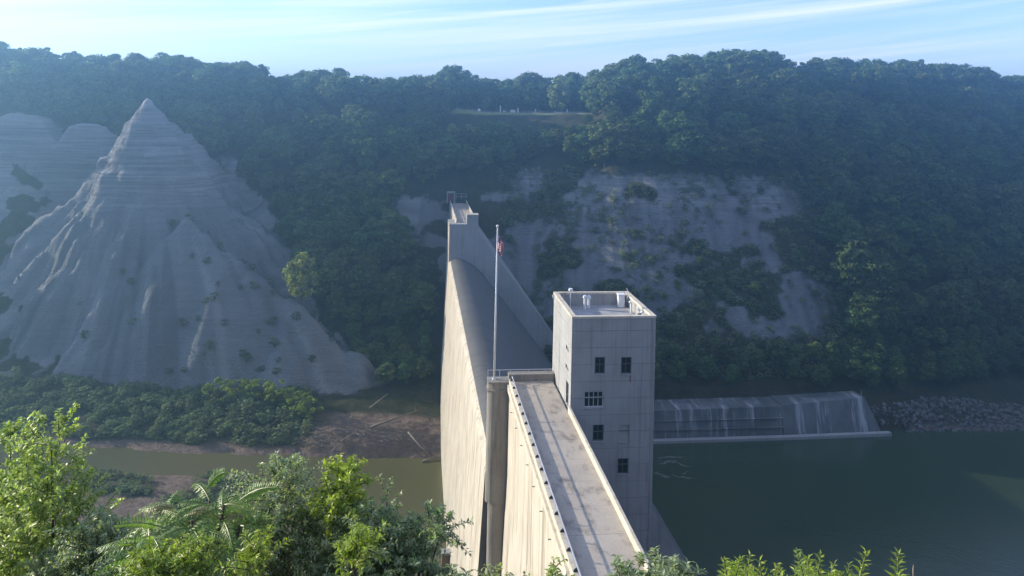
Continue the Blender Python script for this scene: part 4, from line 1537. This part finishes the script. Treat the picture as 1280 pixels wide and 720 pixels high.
for X, Y, zz, r_, dn_ in zip(Xs, Ys, z_, rk, dens):
    if zz < -52 or zz > 16 or (r_ > 0.35 and (dn_ < 0.54 or rng.random() < 0.5) and rng.random() < 0.88) or zz < -72:
        continue
    s_, t_ = st_of(X, Y)
    if s_ < 352 and t_ < 75 and s_ < 250:
        continue
    sc_pts.append((X, Y, zz))
for n_, (X, Y, zz) in enumerate(sc_pts):
    sp_, sq_ = project((X, Y, zz))
    wh_ = ('left' if sp_ < 760 else 'middle' if sp_ < 900 else 'right') + (' upper' if sq_ < 300 else ' middle' if sq_ < 390 else ' lower')
    if n_ < 110:
        place('slope_shrub', (X, Y, zz - 0.3), rng.uniform(2.0, 4.6), (('stem', SHRUB_STEM), ('foliage', SHRUB_DARK[n_ % 2])),
              'low dark shrub on the %s part of the bare scree slope behind the tower' % wh_, 'shrub', 'shrubs on the %s scree' % wh_, wide=1.25)
    else:
        scr_rest.append((X, Y, zz - 0.3, 0.7 + 2.6 * rng.random() ** 2, int(rng.integers(0, 3))))
scatter('scree_scrub', scr_rest, ssrc, 'thin scrub spread over the scree slope right of the dam', 'scrub', (1.1, 1.6))

# ------------------------------------------------------------------ debris bank: logs and drifted sticks
def log(px0, py0, px1, py1, z0, z1, r, label, branches=2):
    a, b = atz(px0, py0, z0), atz(px1, py1, z1)
    t = thing('fallen_log', a, 0, label, 'log')
    d = b - a
    r *= 0.75
    mid = d * 0.5 + Vector((random.uniform(-.3, .3), random.uniform(-.3, .3), random.uniform(0, .3)))
    MB().tube([(0, 0, 0), mid, d], [r, r * 0.8, r * 0.5], 8).build('trunk', M['drift'], t, smooth_shade=True)
    for k in range(branches):
        p = d * random.uniform(0.5, 0.95)
        e = p + Vector((random.uniform(-2, 2), random.uniform(-1, 1), random.uniform(0.5, 2.0)))
        MB().tube([p, (p + e) / 2 + Vector((0.2, 0, 0.1)), e], [r * 0.35, r * 0.25, r * 0.1], 5).build('branch', M['drift'], t)


log(463, 534, 522, 513, -60.8, -57.0, 0.5, 'long pale bare log leaning on the bank left of the dam', 3)
log(414, 566, 424, 554, -63.6, -62.6, 0.4, 'short dark stub of a log on the grassy debris bank', 0)
log(426, 552, 444, 541, -62.6, -61.5, 0.4, 'dark broken log lying up the grassy debris bank', 1)
log(462, 510, 485, 492, -57, -52, 0.3, 'thin pale fallen trunk on the shaded slope above the long log', 1)
log(510, 540, 540, 573, -60.6, -65.5, 0.35, 'weathered log slanting down to the water beside the dam', 2)
log(528, 577, 552, 571, -65.7, -65.4, 0.45, 'floating log against the foot of the dam', 3)
mb = MB()
for k in range(1100):
    X, Y = random.gauss(-38, 12), random.gauss(245, 4.4)
    zz = ground(X, Y)
    if zz < WATER - 0.4 or zz > -52:
        continue
    a = random.uniform(0, 3.14)
    l = random.uniform(0.5, 2.4)
    d = Vector((math.cos(a) * l, math.sin(a) * l * 0.6, random.uniform(-0.25, 0.5)))
    p = Vector((X, Y, zz + 0.12))
    mb.tube([p - d, p + d], [0.09, 0.05], 4, False)
tag(mb.build('driftwood', M['drift']), 'tangle of drifted sticks heaped on the bank beside the dam', 'driftwood', kind='stuff')

# ------------------------------------------------------------------ lawn edge: path, fence, notice board
LY = 399.0


def rim_point(px, d=402.0, dz=0.0):
    p = atd(px, 138, d)
    return Vector((p.x, p.y, ground(p.x, p.y) + dz))


pv_, pf_ = [], []
for k in range(41):
    px = 566 + (735 - 566) * k / 40
    a, b = rim_point(px, 402.5, 0.25), rim_point(px, 405.5, 0.25)
    c = rim_point(px, 402.5, -1.2)
    pv_ += [tuple(a), tuple(b), tuple(c)]
    if k:
        j = 3 * k
        pf_ += [(j - 3, j, j + 1, j - 2), (j - 1, j + 2, j, j - 3)]
M['gravel'] = plain('pale_gravel', (0.46, 0.42, 0.36), 0.9, 0, 0.4, 1.5)
tag(link('path', mesh_of('path', pv_, pf_, M['gravel'])), kind='structure')
fen = thing('fence', rim_point(650), 0, 'low pale rail fence along the edge of the lawn on the rim', 'fence')
fo = fen.location
prev = None
for k in range(24):
    p = rim_point(570 + k * 7, 402.0) - fo
    MB().box(p.x - 0.12, p.x + 0.12, p.y - 0.12, p.y + 0.12, p.z - 0.3, p.z + 1.15).build('post', M['gravel'], fen)
    if prev is not None:
        for zz in (0.5, 1.0):
            MB().tube([(prev.x, prev.y, prev.z + zz), (p.x, p.y, p.z + zz)], 0.07, 5).build('rail', M['gravel'], fen)
    prev = p
kp = rim_point(641, 410)
kio = thing('notice_board', kp, 0, 'small roofed notice board on the lawn at the rim', 'notice board')
for sx in (-1.5, 1.5):
    MB().box(sx - 0.12, sx + 0.12, -0.12, 0.12, -0.3, 2.6).build('post', M['wood'], kio)
MB().box(-1.35, 1.35, -0.06, 0.06, 0.7, 2.3).build('board', M['white_metal'], kio)
MB().prism([(-2.3, 2.6), (0, 3.6), (2.3, 2.6), (2.3, 2.75), (0, 3.75), (-2.3, 2.75)], -1.0, 1.0).build('roof', M['wood'], kio)
for px, h, lb in ((625.5, 4.2, 'tall white post on the lawn left of the notice board'), (647.5, 3.2, 'white post on the lawn right of the notice board'),
                  (669.5, 2.2, 'short post on the lawn right of centre'), (709, 2.0, 'short pale post near the right end of the lawn')):
    p = rim_point(px, 408)
    t = thing('marker_post', p, 0, lb, 'post')
    MB().box(-0.28, 0.28, -0.28, 0.28, -0.3, h).build('shaft', M['white_metal'], t)
    MB().prism([(-0.34, h + 0.004), (0, h + 0.3), (0.34, h + 0.004)], -0.34, 0.34).build('cap', M['white_metal'], t)

# ------------------------------------------------------------------ plants in the foreground
def leaf_blades(base, direc, length, width, up=None, fold=0.25, droop=0.25):
    """pointed leaves folded along the midrib: arrays of base points, directions"""
    n = len(base)
    d = direc / (np.linalg.norm(direc, axis=1, keepdims=True) + 1e-9)
    ref = np.tile(np.array([0, 0, 1.0]), (n, 1)) + rng.normal(0, 0.35, (n, 3)) if up is None else up
    side = np.cross(d, ref)
    side /= np.linalg.norm(side, axis=1, keepdims=True) + 1e-9
    nrm = np.cross(side, d)
    L = np.asarray(length).reshape(-1, 1) * np.ones((n, 1))
    W = np.asarray(width).reshape(-1, 1) * np.ones((n, 1))
    m = base + d * L * 0.45 - nrm * L * droop * 0.15
    tip = base + d * L - nrm * L * droop
    l = m + side * W * 0.5 + nrm * W * fold
    r = m - side * W * 0.5 + nrm * W * fold
    V = np.stack([base, l, m, r, tip], 1).reshape(-1, 3)
    k = np.arange(n)[:, None] * 5
    F = np.concatenate([k + [0, 1, 2], k + [0, 2, 3], k + [2, 1, 4], k + [3, 2, 4]], 0)
    return V, F


def bush(name, blobs, dist, n_twig, leaf_l, leaf_w, mat, label, cat, twig_len=0.45, leaves=22, upright=0.5, group=None):
    """blobs: [(px, py, radius px x, radius px y)] outline of the crown, at the given distance"""
    cx = sum(b[0] for b in blobs) / len(blobs)
    gp_ = atd(cx, 600, dist)
    root = Vector((gp_.x, gp_.y, ground(gp_.x, gp_.y)))
    t = thing(name, root, 0, label, cat, group)
    sc = dist / FPX
    area = np.array([b[2] * b[3] for b in blobs], float)
    pick = rng.choice(len(blobs), n_twig, p=area / area.sum())
    bb, dd, up_ = [], [], []
    wood = MB()
    hubs = []
    for b in blobs:
        c = atd(b[0], b[1], dist) - root
        hubs.append(c)
        mid = Vector((c.x * 0.5 + random.uniform(-.2, .2), c.y * 0.5, c.z * 0.5))
        wood.tube([(0, 0, -0.2), mid, c], [0.032, 0.018, 0.006], 6)
    for k in pick:
        b = blobs[k]
        while True:
            o = rng.uniform(-1, 1, 3)
            if np.linalg.norm(o) < 1:
                break
        c = np.array(hubs[k])
        start = c + o * np.array([b[2] * sc, 0.75 * (b[2] + b[3]) / 2 * sc + 0.15, b[3] * sc]) * 0.85
        dr = o * 0.8 + np.array([0, 0, upright]) + rng.normal(0, 0.35, 3)
        dr /= np.linalg.norm(dr)
        ln = twig_len * rng.uniform(0.5, 1.2)
        if start[2] + dr[2] * ln > c[2] + b[3] * sc:
            ln *= 0.5
        ts = np.linspace(0.08, 1, leaves)
        bend = np.array([0, 0, -0.18]) * (ts[:, None] ** 2) * ln
        pos = start + dr * ln * ts[:, None] + bend
        ang = np.arange(leaves) * 2.4 + rng.uniform(0, 6)
        u = np.cross(dr, [0.3, 0.2, 1.0])
        u /= np.linalg.norm(u)
        w = np.cross(dr, u)
        ld = u * np.cos(ang)[:, None] + w * np.sin(ang)[:, None] + dr * 0.55 + rng.normal(0, 0.2, (leaves, 3))
        bb.append(pos)
        dd.append(ld)
        wood.tube([tuple(start), tuple(start + dr * ln * 0.6 + bend[-1] * 0.36), tuple(pos[-1])], [0.006, 0.004, 0.002], 3, False)
    B, D = np.concatenate(bb), np.concatenate(dd)
    V, F = leaf_blades(B, D, leaf_l * rng.uniform(0.6, 1.2, len(B)), leaf_w * rng.uniform(0.7, 1.2, len(B)))
    wood.build('stem', M['bark'], t)
    tag(link('foliage', mesh_of('foliage', V, F, mat), t), kind='stuff')
    return t


bush('sapling', [(64, 545, 22, 32), (60, 600, 48, 40), (55, 660, 75, 55), (60, 725, 90, 50)], 9.0, 430, 0.064, 0.040, M['leaf_poplar'],
     'tall light green sapling rising highest at the far left of the foreground', 'sapling', 0.36, 22, 0.7)
bush('sapling', [(14, 560, 14, 32), (5, 620, 35, 45), (0, 700, 50, 60)], 9.6, 290, 0.066, 0.040, M['leaf_poplar'],
     'smaller light green sapling at the left edge beside the tallest one', 'sapling', 0.36, 22, 0.7)
bush('leafy_shrub', [(118, 680, 30, 30), (135, 715, 55, 40), (95, 725, 60, 40)], 8.4, 420, 0.055, 0.028, M['leaf_olive'],
     'grey-green shrub between the light sapling and the fern-like fronds', 'shrub', 0.36, 22, 0.5)
bush('leafy_shrub', [(345, 615, 42, 38), (330, 670, 70, 50), (395, 680, 55, 50), (290, 715, 70, 40), (370, 735, 80, 40)], 8.0, 900, 0.052, 0.022, M['leaf_olive'],
     'broad grey-green shrub in the middle of the left foreground', 'shrub', 0.36, 24, 0.45)
bush('leafy_shrub', [(458, 676, 40, 40), (498, 700, 40, 36), (440, 725, 60, 40), (505, 740, 52, 30), (538, 658, 26, 12), (556, 652, 14, 7)], 7.6, 560, 0.055, 0.026, M['leaf_dark'],
     'dark green shrub with a twig reaching in front of the dam face', 'shrub', 0.32, 22, 0.35)
bush('yellow_shrub', [(428, 606, 20, 26), (415, 640, 24, 24)], 7.9, 85, 0.06, 0.036, M['leaf_yellow'],
     'bright yellow-green leafy shoot against the brown river', 'shrub', 0.3, 20, 0.7)
bush('twig_shrub', [(483, 622, 16, 14), (495, 645, 20, 16)], 8.2, 12, 0.06, 0.03, M['leaf_olive'],
     'thin see-through twigs above the dark shrub before the river', 'shrub', 0.35, 12, 0.9)
bush('leafy_shrub', [(822, 728, 42, 14), (850, 732, 24, 12), (782, 730, 16, 10)], 5.2, 130, 0.05, 0.018, M['leaf_olive'],
     'grey-green shrub top at the bottom edge in front of the walkway', 'shrub', 0.2, 20, 0.8)
bush('twig_shrub', [(572, 724, 12, 12)], 5.6, 10, 0.06, 0.02, M['leaf_dark'], 'small dark twig at the bottom edge before the dam face', 'shrub', 0.2, 14, 0.9)
bush('twig_shrub', [(622, 728, 22, 12)], 5.8, 14, 0.045, 0.015, M['leaf_poplar'], 'sparse light twigs at the bottom edge under the pier', 'shrub', 0.2, 12, 1.0)
bush('twig_shrub', [(690, 730, 14, 12)], 5.6, 12, 0.05, 0.025, M['leaf_poplar'], 'few light leaves at the bottom edge before the deck', 'shrub', 0.2, 10, 1.0)


def goldenrod(px, ytop, dist, label, mat='leaf_yellow', n=60, L=0.12, group=None, spread=1.0):
    tip = atd(px, ytop, dist)
    root = Vector((tip.x + random.uniform(-.45, .45), tip.y + random.uniform(-.15, .15), ground(tip.x, tip.y)))
    L *= random.uniform(0.75, 1.25)
    n = int(n * random.uniform(0.6, 1.2))
    t = thing('goldenrod', root, 0, label, 'plant', group)
    top = tip - root
    h = top.z
    pts = [Vector((0, 0, -0.1)), Vector((top.x * 0.5, top.y * 0.5, h * 0.5)), top]
    MB().tube(pts, [0.008, 0.006, 0.003], 5).build('stem', M['stem'], t)
    vis = min(0.62, h * 0.8)
    k = np.arange(n * 2)
    f = (k / (n * 2.0))
    z = h - vis * (1 - f)
    base = np.stack([top.x * z / h, top.y * z / h, z], 1)
    ang = k * 2.39996
    lift = 0.25 + 0.75 * f
    dr = np.stack([np.cos(ang), np.sin(ang), lift + rng.normal(0, .12, len(k))], 1)
    ln = L * (1.05 - 0.72 * f ** 1.5) * rng.uniform(0.8, 1.15, len(k)) * spread
    V, F = leaf_blades(base, dr, ln, ln * 0.15 + 0.005, droop=rng.uniform(0.1, 0.5))
    tag(link('foliage', mesh_of('foliage', V, F, M[mat]), t), kind='stuff')
    return t


for px, yt, lb in ((905, 699, 'leftmost goldenrod shoot at the bottom right of the foreground'), (926, 697, 'goldenrod shoot left of a taller neighbour, second from the left'),
                   (938, 693, 'goldenrod shoot, third from the left at the bottom edge'), (950, 700, 'short goldenrod shoot, fourth from the left'),
                   (972, 704, 'low goldenrod shoot left of the tall dusky one'), (996, 688, 'tall dusky green goldenrod shoot in the middle of the row'),
                   (1010, 698, 'goldenrod shoot just right of the tall dusky one'), (1026, 692, 'bright goldenrod shoot with spreading leaves in the row'),
                   (1044, 703, 'low goldenrod shoot left of the tall pair at the right'), (1062, 704, 'small goldenrod tuft beside the tall right-hand shoot'),
                   (1083, 689, 'tall bright goldenrod shoot second from the right'), (1123, 691, 'rightmost goldenrod shoot standing apart from the row')):
    goldenrod(px, yt, 4.6 + random.uniform(-.3, .3), lb, 'leaf_poplar' if px == 996 else 'leaf_yellow')
bush('yellow_shrub', [(195, 706, 34, 18), (240, 708, 28, 20), (215, 728, 60, 16)], 6.4, 130, 0.06, 0.022, M['leaf_yellow'],
     'bright yellow-green leafy clump at the bottom below the fern-like fronds', 'shrub', 0.26, 22, 0.9)
bush('yellow_shrub', [(322, 694, 11, 20), (312, 712, 16, 16)], 6.3, 36, 0.06, 0.02, M['leaf_yellow'],
     'narrow yellow-green shoot standing before the broad grey-green shrub', 'shrub', 0.26, 22, 0.9)
bush('yellow_shrub', [(452, 684, 16, 16), (440, 702, 18, 16)], 6.6, 40, 0.06, 0.024, M['leaf_yellow'],
     'small yellow-green tuft in front of the dark shrub near the river', 'shrub', 0.26, 20, 0.9)

bush('leafy_shrub', [(930, 742, 40, 9), (1000, 741, 42, 10), (1062, 742, 36, 9)], 4.8, 90, 0.05, 0.014, M['leaf_yellow'],
     'low tangled yellow-green undergrowth at the feet of the goldenrod row', 'undergrowth', 0.16, 18, 0.8)

# grass-like seed stalks at the far right
sp = atd(1142, 706, 4.4)
st_ = thing('grass_stalk', Vector((sp.x, sp.y, ground(sp.x, sp.y))), 0, 'single thin grass stalk right of the goldenrod', 'grass stalk')
zz = sp.z - st_.location.z
MB().tube([(0, 0, -0.05), (0.01, 0, zz * 0.6), (0, 0, zz)], [0.004, 0.003, 0.0015], 4).build('stem', M['stem'], st_)
MB().tube([(0, 0, zz - 0.07), (0, 0, zz - 0.03), (0, 0, zz)], [0.003, 0.006, 0.002], 5).build('seed_head', M['drift'], st_)

# fern-like compound leaves of the young tree of the left foreground
sroot_p = atd(235, 700, 7.2)
sroot = Vector((sroot_p.x, sroot_p.y, ground(sroot_p.x, sroot_p.y)))
sumac = thing('frond_tree', sroot, 0, 'young tree with long arching fern-like leaves in the left foreground', 'tree')


def frond(start, direc, length, n=13, lw=0.13, mat='leaf_sumac', arch=0.35, face=None):
    d = Vector(direc).normalized()
    base, dirs, ups, lens = [], [], [], []
    rach = []
    for k in range(9):
        f = k / 8
        p = Vector(start) + d * length * f + Vector((0, 0, -arch * length * f * f))
        rach.append(p)
    side = d.cross(face or Vector((random.uniform(-.4, .4), random.uniform(-0.9, 0.1), 1))).normalized()
    for k in range(n):
        f = 0.14 + 0.86 * k / (n - 1)
        p = Vector(start) + d * length * f + Vector((0, 0, -arch * length * f * f))
        tang = (d + Vector((0, 0, -2 * arch * f))).normalized()
        upv = side.cross(tang).normalized()
        for sg in (-1, 1):
            dd_ = (side * sg + tang * 0.55 - upv * 0.35 * random.uniform(0.3, 1.2)).normalized()
            base.append(p)
            dirs.append(dd_)
            ups.append(upv)
            lens.append(lw * (1 - 0.62 * abs(f - 0.42) ** 1.4 * 1.6) * random.uniform(0.85, 1.1))
    base.append(rach[-1]); dirs.append(tang); ups.append(upv); lens.append(lw * 0.6)
    ln = np.array(lens)
    V, F = leaf_blades(np.array(base), np.array(dirs), ln, ln * 0.34, np.array(ups), 0.12, 0.22)
    mb = MB()
    mb.tube(rach, [0.007 - 0.0006 * k for k in range(9)], 4, False)
    nv_ = len(mb.v)
    Vall = np.concatenate([np.array(mb.v), V])
    faces = list(mb.f) + [tuple(r_) for r_ in (F + nv_).tolist()]
    o = link('frond', mesh_of('frond', [tuple(v) for v in Vall], faces, M[mat]), sumac)
    return o


stw = MB()
HUBS = ((240, 650, 7.2, 10, 0.62, False), (280, 630, 7.3, 12, 0.44, True), (224, 640, 7.5, 11, 0.42, True), (262, 625, 7.6, 9, 0.52, False),
        (185, 672, 7.0, 9, 0.58, False), (300, 655, 7.4, 9, 0.55, False), (225, 695, 6.8, 10, 0.6, False), (160, 700, 7.2, 8, 0.55, False),
        (275, 690, 7.0, 9, 0.58, False), (205, 640, 7.5, 8, 0.5, False))
for (hx, hy, hd, nfr, ln, tipcol) in HUBS:
    hub = atd(hx, hy, hd) - sroot
    stw.tube([(0, 0, -0.2), (hub.x * 0.5, hub.y * 0.5, hub.z * 0.45), tuple(hub)], [0.04, 0.028, 0.014], 6)
    for k in range(nfr):
        a = 2 * math.pi * k / nfr + random.uniform(-.3, .3)
        el = random.uniform(0.15, 0.75)
        if tipcol and k % 6 == 0:
            el = random.uniform(0.8, 1.3)
        frond(hub * (1 - random.uniform(0, 0.11)), (math.cos(a), math.sin(a) * 0.9, el), ln * random.uniform(0.7, 1.1), 13, 0.09 if not tipcol else 0.08,
              'leaf_sumac_tip' if (tipcol and k % 6 == 0) else 'leaf_sumac', random.uniform(0.3, 0.6))
for (x0, y0, x1, y1) in ((258, 612, 290, 572), (205, 660, 130, 648), (205, 690, 132, 668), (300, 625, 360, 592), (210, 715, 150, 708)):
    a, b = atd(x0, y0, 7.1) - sroot, atd(x1, y1, 6.9) - sroot
    frond(a, b - a + Vector((0, 0, 0.12)), (b - a).length * 0.85, 15, 0.075, 'leaf_sumac_tip' if y1 < 540 else 'leaf_sumac', 0.3, Vector((0, -0.9, 0.5)))
stw.build('stem', M['bark'], sumac)

# ------------------------------------------------------------------ air
HZ = MB().box(-950, 950, -65, 1520, -78, 86)
hz = HZ.build('haze', None)
hz.data.materials.clear()
m, t, out = new_mat('valley_haze')
g = NT(t)
pvn = g.n('ShaderNodeVolumePrincipled')
pvn.inputs['Color'].default_value = (0.36, 0.70, 1.0, 1)
pvn.inputs['Density'].default_value = 0.00120
pvn.inputs['Anisotropy'].default_value = 0.82
t.links.new(pvn.outputs[0], out.inputs['Volume'])
hz.data.materials.append(m)
tag(hz, 'pale blue morning haze filling the gorge', 'haze', kind='stuff')
